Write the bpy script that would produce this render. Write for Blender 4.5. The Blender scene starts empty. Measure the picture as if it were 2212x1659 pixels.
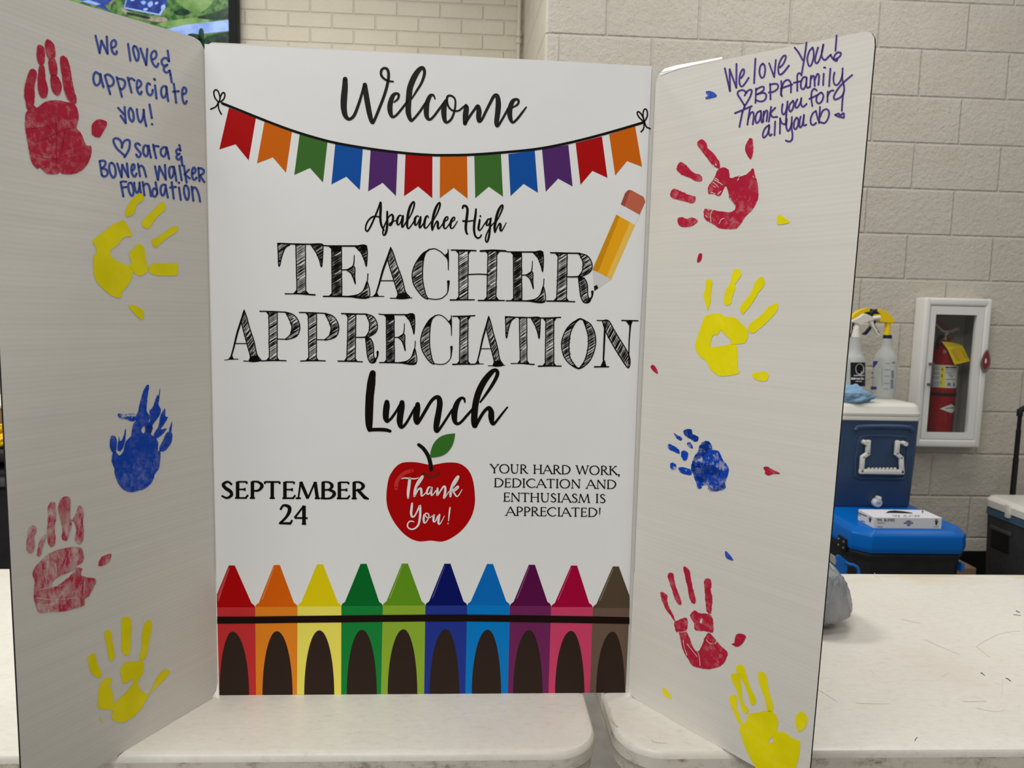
import bpy, bmesh, math, random
import numpy as np
from mathutils import Vector, Matrix
from mathutils.geometry import tessellate_polygon
random.seed(7)
S = bpy.context.scene
COL = S.collection
# ------------------------------------------------------------------ camera
W_, H_ = 2212, 1659
F_PX, PITCH, ROLL, YAW = 1517.22, 0.0974596, 0.0234941, -0.0484528
CAM_Z = 1.29
def cam_axes():
    cy, sy, cp, sp = math.cos(YAW), math.sin(YAW), math.cos(PITCH), math.sin(PITCH)
    fwd = Vector((-sy*cp, cy*cp, -sp)); right = Vector((cy, sy, 0)); up = right.cross(fwd)
    cr, sr = math.cos(ROLL), math.sin(ROLL)
    return cr*right + sr*up, -sr*right + cr*up, fwd
AX_R, AX_U, AX_F = cam_axes()
CAM = Vector((0, 0, CAM_Z))
cd = bpy.data.cameras.new('camera'); cam = bpy.data.objects.new('camera', cd); COL.objects.link(cam)
cam.matrix_world = Matrix((( AX_R.x, AX_U.x, -AX_F.x, 0), (AX_R.y, AX_U.y, -AX_F.y, 0), (AX_R.z, AX_U.z, -AX_F.z, CAM_Z), (0, 0, 0, 1)))
cd.sensor_width = 36; cd.lens = F_PX*36/W_; cd.clip_start = .02
cd.dof.use_dof = True; cd.dof.focus_distance = 1.0; cd.dof.aperture_fstop = 9
S.camera = cam
# ------------------------------------------------------------------ light
wd = bpy.data.worlds.new('room_light'); S.world = wd; wd.use_nodes = True
wd.node_tree.nodes['Background'].inputs[0].default_value = (1.0, .985, .955, 1)
wd.node_tree.nodes['Background'].inputs[1].default_value = .20
S.view_settings.view_transform = 'Standard'; S.view_settings.look = 'None'
S.view_settings.exposure = 0; S.view_settings.gamma = 1; S.view_settings.use_curve_mapping = False
def ceiling_lamp(x, y, power, sx=1.2, sy=.6, z=3.6):
    l = bpy.data.lights.new('ceiling_light', 'AREA'); l.shape = 'RECTANGLE'; l.size = sx; l.size_y = sy
    l.energy = power; l.color = (1, .985, .955)
    o = bpy.data.objects.new('ceiling_light', l); COL.objects.link(o); o.location = (x, y, z)
for (x, y, p) in [(-2.6, -1.6, 36), (-1.0, -1.8, 42), (0.1, -2.2, 24), (-0.5, 0.35, 28), (-1.2, 2.5, 52), (1.4, 2.1, 24), (-3.6, 1.0, 18), (3.6, 1.4, 18)]:
    ceiling_lamp(x, y, p)
# ------------------------------------------------------------------ pixel helpers
def ray(x, y): return AX_R*((x-W_/2)/F_PX) - AX_U*((y-H_/2)/F_PX) + AX_F
def on_y(x, y, Y): d = ray(x, y); return CAM + d*(Y/d.y)
def on_z(x, y, z): d = ray(x, y); return CAM + d*((z-CAM_Z)/d.z)
class Plane:
    def __init__(s, p, n, zmin=None):
        s.zmin = zmin
        s.p = Vector(p); s.n = Vector(n).normalized()
        if s.n.dot(CAM-s.p) < 0: s.n = -s.n
    def at(s, x, y, lift=0):
        d = ray(x, y); p0 = s.p + s.n*lift
        q = CAM + d*((p0-CAM).dot(s.n)/d.dot(s.n))
        if s.zmin is not None and q.z < s.zmin: q.z = s.zmin
        return q
class Cyl:
    """upright cylinder as a drawing surface"""
    def __init__(s, x, y, r): s.x, s.y, s.r = x, y, r
    def at(s, px_, py_, lift=0):
        d = ray(px_, py_); r = s.r+lift; a = d.x**2+d.y**2; b = d.x*(CAM.x-s.x)+d.y*(CAM.y-s.y); c = (CAM.x-s.x)**2+(CAM.y-s.y)**2-r*r
        disc = max(0, b*b-a*c); return CAM + d*((-b-math.sqrt(disc))/a)
# ------------------------------------------------------------------ materials
def lin(c): c = c/255; return c/12.92 if c <= .04045 else ((c+.055)/1.055)**2.4
def rgb(r, g, b, k=1.0): return tuple(min(.95, lin(v)*k) for v in (r, g, b)) + (1,)
def pr(r, g, b): return rgb(r, g, b, .88/lin(200))       # printed ink relative to the paper white
MATS = {}
def mat(name, color, rough=.5, spec=.4, metal=0, emit=None, emit_s=0, alpha=1, trans=0):
    if name in MATS: return MATS[name]
    m = bpy.data.materials.new(name); m.use_nodes = True
    b = m.node_tree.nodes['Principled BSDF']
    b.inputs['Base Color'].default_value = color; b.inputs['Roughness'].default_value = rough
    b.inputs['Specular IOR Level'].default_value = spec; b.inputs['Metallic'].default_value = metal
    b.inputs['Alpha'].default_value = alpha; b.inputs['Transmission Weight'].default_value = trans
    if emit: b.inputs['Emission Color'].default_value = emit; b.inputs['Emission Strength'].default_value = emit_s
    MATS[name] = m; return m
def nodes(m): return m.node_tree, m.node_tree.nodes, m.node_tree.links, m.node_tree.nodes['Principled BSDF']
def noise(nt, coord, scale, detail=3, vec_scale=None, rough=.5):
    n = nt.nodes.new('ShaderNodeTexNoise'); n.inputs['Scale'].default_value = scale
    n.inputs['Detail'].default_value = detail; n.inputs['Roughness'].default_value = rough
    if vec_scale:
        mp = nt.nodes.new('ShaderNodeMapping'); mp.inputs['Scale'].default_value = vec_scale
        nt.links.new(coord, mp.inputs['Vector']); coord = mp.outputs[0]
    nt.links.new(coord, n.inputs['Vector']); return n.outputs['Fac']
def ramp(nt, fac, stops):
    r = nt.nodes.new('ShaderNodeValToRGB'); e = r.color_ramp.elements
    e[0].position, e[0].color = stops[0]; e[1].position, e[1].color = stops[-1]
    for p, c in stops[1:-1]: x = e.new(p); x.color = c
    nt.links.new(fac, r.inputs[0]); return r.outputs[0]
def bump(nt, h, strength, dist, normal=None):
    b = nt.nodes.new('ShaderNodeBump'); b.inputs['Strength'].default_value = strength; b.inputs['Distance'].default_value = dist
    nt.links.new(h, b.inputs['Height'])
    if normal is not None: nt.links.new(normal, b.inputs['Normal'])
    return b.outputs[0]
def objcoord(nt): return nt.nodes.new('ShaderNodeTexCoord').outputs['Object']
def masonry(name, c1, c2, bw, rh, z0, x0, mortar, axis='X', rough_amt=.5, pits=True):
    m = mat(name, c1, .55, .35); nt, N, L, b = nodes(m)
    co = objcoord(nt); sp = N.new('ShaderNodeSeparateXYZ'); L.new(co, sp.inputs[0]); cb = N.new('ShaderNodeCombineXYZ')
    def add(src, v):
        a = N.new('ShaderNodeMath'); a.operation = 'ADD'; a.inputs[1].default_value = v; L.new(src, a.inputs[0]); return a.outputs[0]
    L.new(add(sp.outputs[axis], -x0), cb.inputs[0]); L.new(add(sp.outputs['Z'], -z0), cb.inputs[1])
    br = N.new('ShaderNodeTexBrick'); br.offset = .5; br.inputs['Scale'].default_value = 1
    br.inputs['Brick Width'].default_value = bw; br.inputs['Row Height'].default_value = rh
    br.inputs['Mortar Size'].default_value = mortar; br.inputs['Mortar Smooth'].default_value = .9; br.inputs['Bias'].default_value = 0
    L.new(cb.outputs[0], br.inputs['Vector'])
    cl = ramp(nt, noise(nt, co, 6, 4), [(.3, c1), (.7, c2)])
    mx = N.new('ShaderNodeMixRGB'); mx.blend_type = 'MULTIPLY'; mx.inputs[0].default_value = .02
    L.new(cl, mx.inputs[1]); inv = N.new('ShaderNodeInvert'); L.new(br.outputs['Fac'], inv.inputs['Color']); L.new(inv.outputs[0], mx.inputs[2])
    L.new(mx.outputs[0], b.inputs['Base Color'])
    n1 = bump(nt, noise(nt, co, 38, 8, rough=.7), rough_amt, .012 if pits else .008)
    h = N.new('ShaderNodeMath'); h.operation = 'MULTIPLY'; h.inputs[1].default_value = -1; L.new(br.outputs['Fac'], h.inputs[0])
    n2 = bump(nt, h.outputs[0], .9, .005, n1)
    if pits:
        v = noise(nt, co, 130, 2); pr_ = ramp(nt, v, [(.30, (0, 0, 0, 1)), (.38, (1, 1, 1, 1))]); n2 = bump(nt, pr_, .5, .004, n2)
    L.new(n2, b.inputs['Normal']); return m
def plastic_noise(name, c1, c2, scale, rough=.4, spec=.4, bs=.1, bd=.001, bscale=200, stretch=None):
    m = mat(name, c1, rough, spec); nt, N, L, b = nodes(m); co = objcoord(nt)
    L.new(ramp(nt, noise(nt, co, scale, 5, stretch), [(.35, c1), (.65, c2)]), b.inputs['Base Color'])
    L.new(bump(nt, noise(nt, co, bscale, 3), bs, bd), b.inputs['Normal']); return m
BOARD = rgb(228, 225, 216)
def board_mat():
    m = mat('corrugated_board', BOARD, .6, .3); nt, N, L, b = nodes(m); co = objcoord(nt)
    L.new(ramp(nt, noise(nt, co, 3, 4, (1, 1, 40)), [(.3, rgb(224, 221, 213)), (.7, rgb(229, 226, 218))]), b.inputs['Base Color'])
    w = N.new('ShaderNodeTexWave'); w.wave_type = 'BANDS'; w.bands_direction = 'Z'; w.inputs['Scale'].default_value = 55
    w.inputs['Distortion'].default_value = 1.2; w.inputs['Detail'].default_value = 2; w.inputs['Detail Scale'].default_value = .5
    L.new(co, w.inputs['Vector'])
    n1 = bump(nt, w.outputs['Fac'], .04, .0007)
    n1 = bump(nt, noise(nt, co, 5, 4, (1, 1, 14)), .04, .004, n1)
    L.new(n1, b.inputs['Normal']); return m
M_BOARD = board_mat()
M_EDGE = mat('board_cut_edge', rgb(120, 112, 100), .8, .1)
M_BACK = mat('board_dark_back', rgb(40, 38, 36), .8, .1)
def paper_mat():
    m = mat('poster_paper', (.90, .905, .90, 1), .42, .45); nt, N, L, b = nodes(m); co = objcoord(nt)
    L.new(bump(nt, noise(nt, co, 9, 2), .18, .006), b.inputs['Normal']); return m
M_PAPER = paper_mat()
def ink(name, r, g, b_, rough=.42): return mat('print_'+name, pr(r, g, b_), rough, .10)
M_BLACK = ink('black', 14, 12, 10)
def paint(name, c, thin=.25, base=None, streak=(1, 1, 1), lo=.32, hi=.55):
    m = mat('paint_'+name, c, .5, .15); nt, N, L, b = nodes(m); co = objcoord(nt)
    base = base or BOARD
    pale = tuple(c[i]*(1-thin)+base[i]*thin for i in range(3))+(1,)
    f1 = noise(nt, co, 110, 7, streak, .7); f2 = noise(nt, co, 22, 3, streak)
    c1 = ramp(nt, f1, [(lo, pale), (hi, c)])
    dk = tuple(c[i]*.9 for i in range(3))+(1,)
    mx = N.new('ShaderNodeMixRGB'); L.new(ramp(nt, f2, [(.4, (0, 0, 0, 1)), (.65, (1, 1, 1, 1))]), mx.inputs[0]); L.new(c1, mx.inputs[1])
    mx.inputs[2].default_value = dk
    L.new(mx.outputs[0], b.inputs['Base Color']); L.new(bump(nt, f1, .15, .001), b.inputs['Normal']); return m
P_RED = paint('red', rgb(192, 30, 62), .26, hi=.5)
P_RED_L = paint('red_thick', rgb(190, 34, 64), .24, lo=.36, hi=.52)
P_RED_DRY = paint('red_dry', rgb(192, 52, 80), .75, lo=.38, hi=.6, streak=(1, 1, .5))
P_YEL = paint('yellow', rgb(255, 236, 0), .05)
P_YEL_DRY = paint('yellow_dry', rgb(255, 236, 0), .18, lo=.3, hi=.45)
P_BLUE = paint('blue', rgb(4, 72, 190), .22)
P_BLUE_DRY = paint('blue_dry', rgb(4, 72, 190), .8, lo=.40, hi=.50)
M_PEN_B = mat('marker_blue', rgb(62, 84, 170), .5, .3)
M_PEN_P = mat('marker_purple', rgb(78, 56, 138), .5, .3)
# ------------------------------------------------------------------ mesh builder
class MB:
    def __init__(s): s.v = []; s.f = []
    def add(s, vs, fs):
        o = len(s.v); s.v += [Vector(v) for v in vs]; s.f += [tuple(i+o for i in f) for f in fs]; return s
    def bm(s, bm_):
        bm_.verts.ensure_lookup_table(); o = len(s.v)
        s.v += [v.co.copy() for v in bm_.verts]; s.f += [tuple(v.index+o for v in f.verts) for f in bm_.faces]; bm_.free(); return s
    def rbox(s, lo, hi, r=.004, seg=2, taper=None, rot=None):
        b = bmesh.new(); bmesh.ops.create_cube(b, size=1)
        lo, hi = Vector(lo), Vector(hi); c = (lo+hi)/2; d = hi-lo
        for v in b.verts:
            v.co = Vector((v.co.x*d.x, v.co.y*d.y, v.co.z*d.z))
            if taper and v.co.z < 0: v.co.x *= taper; v.co.y *= taper
        if r > 0: bmesh.ops.bevel(b, geom=list(b.edges), offset=min(r, .49*min(d)), segments=seg, affect='EDGES', profile=.5)
        for v in b.verts: v.co = c + ((rot @ v.co) if rot else v.co)
        b.verts.index_update(); return s.bm(b)
    def tube(s, pts, r, n=10, caps=True):
        pts = [Vector(p) for p in pts]; rs = r if isinstance(r, (list, tuple)) else [r]*len(pts); rings = []; prev = None
        for i, p in enumerate(pts):
            t = (pts[min(i+1, len(pts)-1)]-pts[max(i-1, 0)]).normalized()
            a = prev if prev is not None else (Vector((0, 0, 1)) if abs(t.z) < .9 else Vector((1, 0, 0)))
            u = (a - t*a.dot(t)).normalized(); w = t.cross(u); prev = u
            rings.append([p+(u*math.cos(2*math.pi*k/n)+w*math.sin(2*math.pi*k/n))*rs[i] for k in range(n)])
        vs = [q for R in rings for q in R]; fs = []
        for i in range(len(rings)-1):
            for k in range(n): fs.append((i*n+k, i*n+(k+1) % n, (i+1)*n+(k+1) % n, (i+1)*n+k))
        if caps: fs += [tuple(reversed(range(n))), tuple(range((len(rings)-1)*n, len(rings)*n))]
        return s.add(vs, fs)
    def lathe(s, c, prof, n=32):      # prof [(r,z)]
        c = Vector(c); vs = []; fs = []
        for (r, z) in prof:
            for k in range(n): a = 2*math.pi*k/n; vs.append(c+Vector((r*math.cos(a), r*math.sin(a), z)))
        for i in range(len(prof)-1):
            for k in range(n): fs.append((i*n+k, i*n+(k+1) % n, (i+1)*n+(k+1) % n, (i+1)*n+k))
        fs += [tuple(reversed(range(n))), tuple(range((len(prof)-1)*n, len(prof)*n))]
        return s.add(vs, fs)
    def patch(s, c, r, a0, a1, z0, z1, n=12):   # curved label on an upright cylinder
        c = Vector(c); vs = []; fs = []
        for i in range(n+1):
            a = a0+(a1-a0)*i/n
            for z in (z0, z1): vs.append(c+Vector((r*math.cos(a), r*math.sin(a), z)))
        for i in range(n): fs.append((2*i, 2*i+2, 2*i+3, 2*i+1))
        return s.add(vs, fs)
    def prism(s, loop, ext):          # closed planar loop extruded along ext
        loop = [Vector(p) for p in loop]; n = len(loop); ext = Vector(ext)
        tri = tessellate_polygon([loop]); vs = loop+[p+ext for p in loop]
        fs = [tuple(t) for t in tri]+[tuple(n+i for i in reversed(t)) for t in tri]+[(i, (i+1) % n, n+(i+1) % n, n+i) for i in range(n)]
        return s.add(vs, fs)
    def build(s, name, m, parent=None, base=None, smooth=False, angle=.6):
        base = Vector(base) if base is not None else (Vector(parent['_b']) if parent is not None else Vector((0, 0, 0)))
        me = bpy.data.meshes.new(name); me.from_pydata([v-base for v in s.v], [], s.f); me.validate(); me.update()
        b = bmesh.new(); b.from_mesh(me); bmesh.ops.recalc_face_normals(b, faces=b.faces); b.to_mesh(me); b.free()
        if smooth:
            for p in me.polygons: p.use_smooth = True
            me.set_sharp_from_angle(angle=angle)
        me.materials.append(m); o = bpy.data.objects.new(name, me); COL.objects.link(o)
        if parent is not None: o.parent = parent
        else: o.location = base
        o['_b'] = list(base); return o
def thing(name, loc, label, cat, group=None):
    o = bpy.data.objects.new(name, None); o.empty_display_size = .05; COL.objects.link(o); o.location = loc; o['_b'] = list(loc)
    o['label'] = label; o['category'] = cat
    if group: o['group'] = group
    return o
def tag(o, label, cat, group=None):
    o['label'] = label; o['category'] = cat
    if group: o['group'] = group
    return o
def struct(o): o['kind'] = 'structure'; return o
# ------------------------------------------------------------------ flat art: traced in the picture, laid on a real plane
def cr(pts, closed=False, n=6):
    P = [tuple(map(float, p)) for p in pts]; L = len(P); out = []
    if L < 3 and not closed: return P
    rng = range(L) if closed else range(L-1)
    for i in rng:
        if closed: p0, p1, p2, p3 = P[i-1], P[i], P[(i+1) % L], P[(i+2) % L]
        else: p0, p1, p2, p3 = P[max(i-1, 0)], P[i], P[i+1], P[min(i+2, L-1)]
        for k in range(n):
            t = k/n
            out.append(tuple(.5*(2*b+(c-a)*t+(2*a-5*b+4*c-d)*t*t+(3*b-a-3*c+d)*t**3) for a, b, c, d in zip(p0, p1, p2, p3)))
    if not closed: out.append(P[-1])
    return out
def nums(s, k):
    v = [float(x) for x in s.replace(',', ' ').split()]
    return [tuple(v[i:i+k]) for i in range(0, len(v), k)]
class Art:
    """2D shapes in picture pixels of a crop (x0,y0,scale), collected for one mesh on one plane"""
    def __init__(s, plane, lift, crop=(0, 0, 1)): s.pl = plane; s.lift = lift; s.c = crop; s.mb = MB()
    def P(s, x, y): x0, y0, k = s.c; return (x0+x/k, y0+y/k)
    def poly(s, loops):               # pixel loops, first is the outline, others are holes
        vl = [[Vector((x, y, 0)) for x, y in l] for l in loops]; flat = [p for l in loops for p in l]
        s.mb.add([s.pl.at(x, y, s.lift) for x, y in flat], [tuple(t) for t in tessellate_polygon(vl)]); return s
    def fill(s, pts, smooth=True, holes=(), rag=0, n=5):
        if isinstance(pts, str): pts = nums(pts, 2)
        loops = []
        for q in [pts]+[nums(h, 2) if isinstance(h, str) else h for h in holes]:
            q = [s.P(*p) for p in q]
            if smooth: q = cr(q, True, 9 if rag else n)
            if rag: q = [(x+random.uniform(-rag, rag), y+random.uniform(-rag, rag)) for x, y in q]
            loops.append(q)
        return s.poly(loops)
    def rib(s, pts, n=6, smooth=True, cap=True):   # pts (x,y,w) crop units
        q = [(*s.P(x, y), w/s.c[2]) for x, y, w in pts]
        if cap == 2: return s.segs(q)
        if smooth: q = cr(q, False, n)
        return s.ribpx(q, cap)
    def ribpx(s, q, cap=True):
        L = []; R = []
        for i, (x, y, w) in enumerate(q):
            a = q[max(i-1, 0)]; b = q[min(i+1, len(q)-1)]; dx, dy = b[0]-a[0], b[1]-a[1]; d = math.hypot(dx, dy) or 1
            nx, ny = -dy/d*w/2, dx/d*w/2; L.append((x+nx, y+ny)); R.append((x-nx, y-ny))
        at = s.pl.at; m = len(q)
        s.mb.add([at(*p, s.lift) for p in L+R], [(i, i+1, m+i+1, m+i) for i in range(m-1)])
        if cap:
            for (x, y, w) in (q[0], q[-1]): s.dotpx(x, y, w/2)
        if cap == 2:
            for (x, y, w) in q[1:-1]: s.dotpx(x, y, w/2)
        return s
    def segs(s, q):
        for p, r in zip(q, q[1:]): s.ribpx([p, r])
        return s
    def dotpx(s, x, y, r, n=10):
        s.mb.add([s.pl.at(x+r*math.cos(2*math.pi*k/n), y+r*math.sin(2*math.pi*k/n), s.lift) for k in range(n)], [tuple(range(n))])
    def rect(s, x0, y0, x1, y1, n=1):
        for i in range(n): a, b = x0+(x1-x0)*i/n, x0+(x1-x0)*(i+1)/n; s.mb.add([s.pl.at(*s.P(*p), s.lift) for p in ((a, y0), (b, y0), (b, y1), (a, y1))], [(0, 1, 2, 3)])
        return s
    def pen(s, text, w):              # lines 'S x y x y ..' smooth / 'L ..' straight
        for ln in text.strip().split(';'):
            ln = ln.strip()
            if not ln: continue
            pts = [(x, y, w*random.uniform(.94, 1.06)) for x, y in nums(ln[1:], 2)]
            s.rib(pts, smooth=ln[0] == 'S', cap=2 if ln[0] == 'L' else True)
        return s
    def brush(s, text):               # 'x y w' strokes separated by ;
        for ln in text.strip().split(';'):
            if ln.strip(): s.rib(nums(ln, 3))
        return s
    def build(s, name, m, parent): return s.mb.build(name, m, parent)
# ================================================================== SETTING
WALL_Y, BRICK_Y, TABLE_Z = 3.18, 4.13, .724
CMU = masonry('painted_block', rgb(206, 198, 184), rgb(212, 205, 192), .4064, .2032, CAM_Z+.003-.2032*12, on_y(1312, 30, WALL_Y).x-.2032*21, .0085, rough_amt=.8)
BRICK = masonry('painted_brick', rgb(212, 203, 183), rgb(218, 210, 191), .2405, .0806, on_y(670, 60, BRICK_Y).z-.0806*20, on_y(670, 45, BRICK_Y).x-.2405*10, .0075, rough_amt=.6, pits=False)
RETURN = masonry('painted_block_return', rgb(200, 193, 176), rgb(207, 200, 184), .4064, .2032, CAM_Z+.003-.2032*12, 0, .006, axis='Y', rough_amt=.3)
CX = on_y(1178, 68, WALL_Y).x; CX2 = on_y(1131, 60, BRICK_Y).x
def quadwall(name, m, quads):
    mb = MB()
    for q in quads: mb.add(q, [(0, 1, 2, 3)])
    return struct(mb.build(name, m))
ZT = 4.2
# fire cabinet hole in the block wall
cabL, cabR = on_y(1996, 800, WALL_Y).x, on_y(2122, 800, WALL_Y).x
cabT, cabB = on_y(2060, 655, WALL_Y).z, on_y(2050, 955, WALL_Y).z
def R_(x0, x1, z0, z1): return [(x0, WALL_Y, z0), (x1, WALL_Y, z0), (x1, WALL_Y, z1), (x0, WALL_Y, z1)]
quadwall('wall_right', CMU, [R_(CX+.012, cabL, 0, ZT), R_(cabR, 5, 0, ZT), R_(cabL, cabR, 0, cabB), R_(cabL, cabR, cabT, ZT)])
mb = MB(); n = 8                                  # bullnose block corner
cen = Vector((CX+.012, WALL_Y+.012, 0)); prof = [(CX2, BRICK_Y)]
for i in range(n+1):
    a = math.pi + math.pi/2*i/n; prof.append((cen.x+.012*math.cos(a), cen.y+.012*math.sin(a)))
for i, (x, y) in enumerate(prof): mb.v += [Vector((x, y, 0)), Vector((x, y, ZT))]
mb.f = [(2*i, 2*i+2, 2*i+3, 2*i+1) for i in range(len(prof)-1)]
struct(mb.build('wall_return', RETURN, smooth=True))
quadwall('wall_left', BRICK, [[(-5, BRICK_Y, 0), (CX2, BRICK_Y, 0), (CX2, BRICK_Y, ZT), (-5, BRICK_Y, ZT)]])
M_FLOOR = plastic_noise('vinyl_floor', rgb(120, 116, 110), rgb(138, 134, 128), 8, .4)
quadwall('floor', M_FLOOR, [[(-5, -3, 0), (5, -3, 0), (5, BRICK_Y, 0), (-5, BRICK_Y, 0)]])
M_RUB = mat('rubber_black', rgb(18, 18, 18), .5, .3)
struct(MB().rbox((CX+.014, WALL_Y-.008, 0), (5, WALL_Y, .215), .003).build('baseboard_right', M_RUB))
# conduit in the corner
M_CON = mat('conduit_paint', rgb(206, 198, 182), .45, .4)
cx = on_y(1121, 60, BRICK_Y).x
t = thing('conduit_pipe', (cx, BRICK_Y-.018, 0), 'thin painted steel conduit running up the corner of the brick wall', 'pipe')
MB().tube([(cx, BRICK_Y-.018, 0), (cx, BRICK_Y-.018, ZT)], .011, 14).build('pipe', M_CON, t, smooth=True)
for yy in (77, 92):
    zc = on_y(1121, yy, BRICK_Y).z
    MB().lathe((cx, BRICK_Y-.018, zc), [(.0115, -.016), (.016, -.012), (.016, .012), (.0115, .016)], 16).build('coupling', M_CON, t, smooth=True)
# ------------------------------------------------------------------ television
TV_Y = 4.03
tvR = on_y(512, 40, TV_Y).x; tvB = CAM_Z+.92; tvT = tvB+.86; tvL = tvR-1.46
scR, scL, scB, scT = on_y(494, 40, TV_Y).x, tvL+.03, tvB+.03, tvT-.03
M_TVB = mat('tv_bezel', rgb(10, 10, 11), .5, .15)
t = thing('television', ((tvL+tvR)/2, TV_Y+.09, tvB), 'wall-mounted black television showing an aerial photograph, behind left wing of board', 'television')
mb = MB()
for lo, hi in [((tvL, tvB), (tvR, scB)), ((tvL, scT), (tvR, tvT)), ((tvL, scB), (scL, scT)), ((scR, scB), (tvR, scT))]:
    mb.rbox((lo[0], TV_Y-.006, lo[1]), (hi[0], TV_Y+.05, hi[1]), .002, 1)
mb.build('bezel', M_TVB, t)
MB().rbox((tvL+.02, TV_Y+.051, tvB+.02), (tvR-.02, TV_Y+.09, tvT-.02), .01).build('housing', M_TVB, t)
def screen_mat(name, stops, scale, s=.8, stretch=None):
    m = mat(name, (0, 0, 0, 1), .3, .4); nt, N, L, b = nodes(m)
    L.new(ramp(nt, noise(nt, objcoord(nt), scale, 6, stretch, .62), stops), b.inputs['Emission Color']); b.inputs['Emission Strength'].default_value = s; return m
def g(r, g_, b): return rgb(r, g_, b)
SCR = screen_mat('screen_fields', [(.36, g(28, 66, 34)), (.46, g(58, 104, 48)), (.55, g(96, 134, 72)), (.66, g(118, 148, 90))], 22, 1)
sc = MB().add([(scL, TV_Y, scB), (scR, TV_Y, scB), (scR, TV_Y, scT), (scL, TV_Y, scT)], [(0, 1, 2, 3)]).build('screen', SCR, t)
TVP = Plane((0, TV_Y, 0), (0, -1, 0)); C1 = (0, 0, 3.998)
def spot(nm, m, lift, polys, smooth=True):
    for p in polys: Art(TVP, lift, C1).fill(p, smooth).build(nm, m, sc)
SB = screen_mat('screen_roof_blue', [(.4, g(34, 52, 128)), (.6, g(58, 84, 170))], 14, 1)
SL = screen_mat('screen_pale_blue', [(.35, g(132, 164, 236)), (.6, g(172, 200, 252))], 12, 1)
SD = screen_mat('screen_trees', [(.4, g(10, 28, 22)), (.6, g(30, 70, 44))], 30, 1)
SG = screen_mat('screen_meadow', [(.4, g(96, 140, 70)), (.6, g(140, 172, 104))], 10, 1)
SP = screen_mat('screen_bare_soil', [(.4, g(120, 110, 90)), (.6, g(170, 160, 140))], 14, 1)
spot('meadow_image', SG, .001, ['1560,-60 1850,-60 1800,60 1700,110 1580,60 1520,0', '500,-60 760,-60 700,20 620,10', '1380,200 1700,150 1800,190 1500,240'])
spot('soil_image', SP, .0012, ['1050,70 1120,100 1290,140 1420,150 1440,185 1330,185 1180,145 1070,110', '940,-40 1010,-40 960,40 945,80'])
spot('roof_image', SB, .0015, ['1095,-60 1068,72 1385,134 1430,60 1462,-60', '560,-60 700,5 820,48 945,100 905,45 975,0 980,-60'], False)
spot('roof_edge_image', SL, .002, ['1068,72 1080,62 1380,122 1385,134', '1430,60 1385,134 1372,122 1418,50', '700,10 830,45 870,35 770,0', '1090,-20 1100,-20 1078,60 1070,70'], False)
spot('roof_plant_image', SL, .0022, ['1215,20 1240,5 1260,20 1240,40', '1275,30 1310,10 1320,40 1290,62', '1240,75 1275,70 1270,88 1245,90', '1340,20 1365,15 1360,35 1340,38', '1395,50 1425,40 1420,80 1395,85', '1130,-10 1160,-14 1160,4 1130,8'])
spot('road_image', SL, .0015, ['1380,262 1600,215 1960,172 2010,170 2010,265 1760,290 1640,320 1560,330'], False)
spot('tree_image', SD, .003, ['1500,110 1560,75 1620,85 1640,120 1560,135', '1620,300 1680,290 1740,320 1760,420 1700,440 1600,360', '1718,262 1758,262 1760,420 1715,420', '1770,330 1850,300 2010,285 2010,440 1760,440', '1700,150 1850,110 2000,60 2010,150 1850,170', '1100,105 1180,120 1290,145 1280,165 1170,140 1100,122'])
# ================================================================== DISPLAY BOARD
ZB = TABLE_Z+.0002
PC0 = Vector((-.37531581, 1.00165783, ZB)); A_, LEAN = .00699441, -.00435737
ex = Vector((math.cos(A_), math.sin(A_), 0)); nB = Vector((-math.sin(A_), math.cos(A_), 0))
ez = Vector((0, 0, math.cos(LEAN)))+nB*math.sin(LEAN)
PC = Plane(PC0, ex.cross(ez), TABLE_Z+.0003)                     # poster face
BO = Plane(PC0+nB*.0012, ex.cross(ez), TABLE_Z+.0003)            # board face under it
root_b = (-.07, 1.0, ZB)
board = thing('display_board', root_b, 'white trifold cardboard display board with painted handprints standing on the folding tables', 'display board')
def slab(name, plane, pix, thick=.003):
    """panel outline traced on its plane, extruded backwards; dark back sheet"""
    loop = [plane.at(x, y) for x, y in pix]; e = -plane.n*thick
    mb = MB().prism(loop, e); o = mb.build(name, M_BOARD, board)
    o.data.materials.append(M_BACK); n = len(loop)
    for p in o.data.polygons:
        if p.normal.dot(plane.n) < .9: p.material_index = 1
    return o
center_panel = slab('main_panel', BO, [(441, 106), (447, 97), (458, 91.5), (560, 96), (1405, 143), (1416, 147), (1421, 158), (1358, 1500), (472, 1500)])
hL = on_z(471, 1501, ZB); hR = on_z(1358, 1502, ZB)
aL, aR = math.radians(62.5), math.radians(53.3)
dL = Vector((-math.cos(aL), -math.sin(aL), 0)); dR = Vector((math.cos(aR), -math.sin(aR), 0))
PL = Plane(hL, Vector((-dL.y, dL.x, 0))); PR = Plane(hR, Vector((-dR.y, dR.x, 0)))
def wing_pts(h, d, uv): return [h+d*u+Vector((0, 0, v)) for u, v in uv]
def slab3(name, pts, n, thick=.003):
    mb = MB().prism(pts, -n*thick); o = mb.build(name, M_BOARD, board); o.data.materials.append(M_BACK)
    for p in o.data.polygons:
        if p.normal.dot(n) < .9: p.material_index = 1
    return o
left_wing = slab3('side_panel', wing_pts(hL, dL, [(0, .02), (.003, .008), (.012, .0), (.273, .0), (.2755, .8905), (.02, .921), (.010, .919), (.004, .912), (.001, .9)]), PL.n)
right_wing = slab3('side_panel', wing_pts(hR, dR, [(.001, .012), (.004, .004), (.012, .0), (.2815, .0), (.2985, .86), (.2975, .868), (.294, .874), (.288, .877), (.012, .902), (.007, .899), (.003, .89)]), PR.n)
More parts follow.
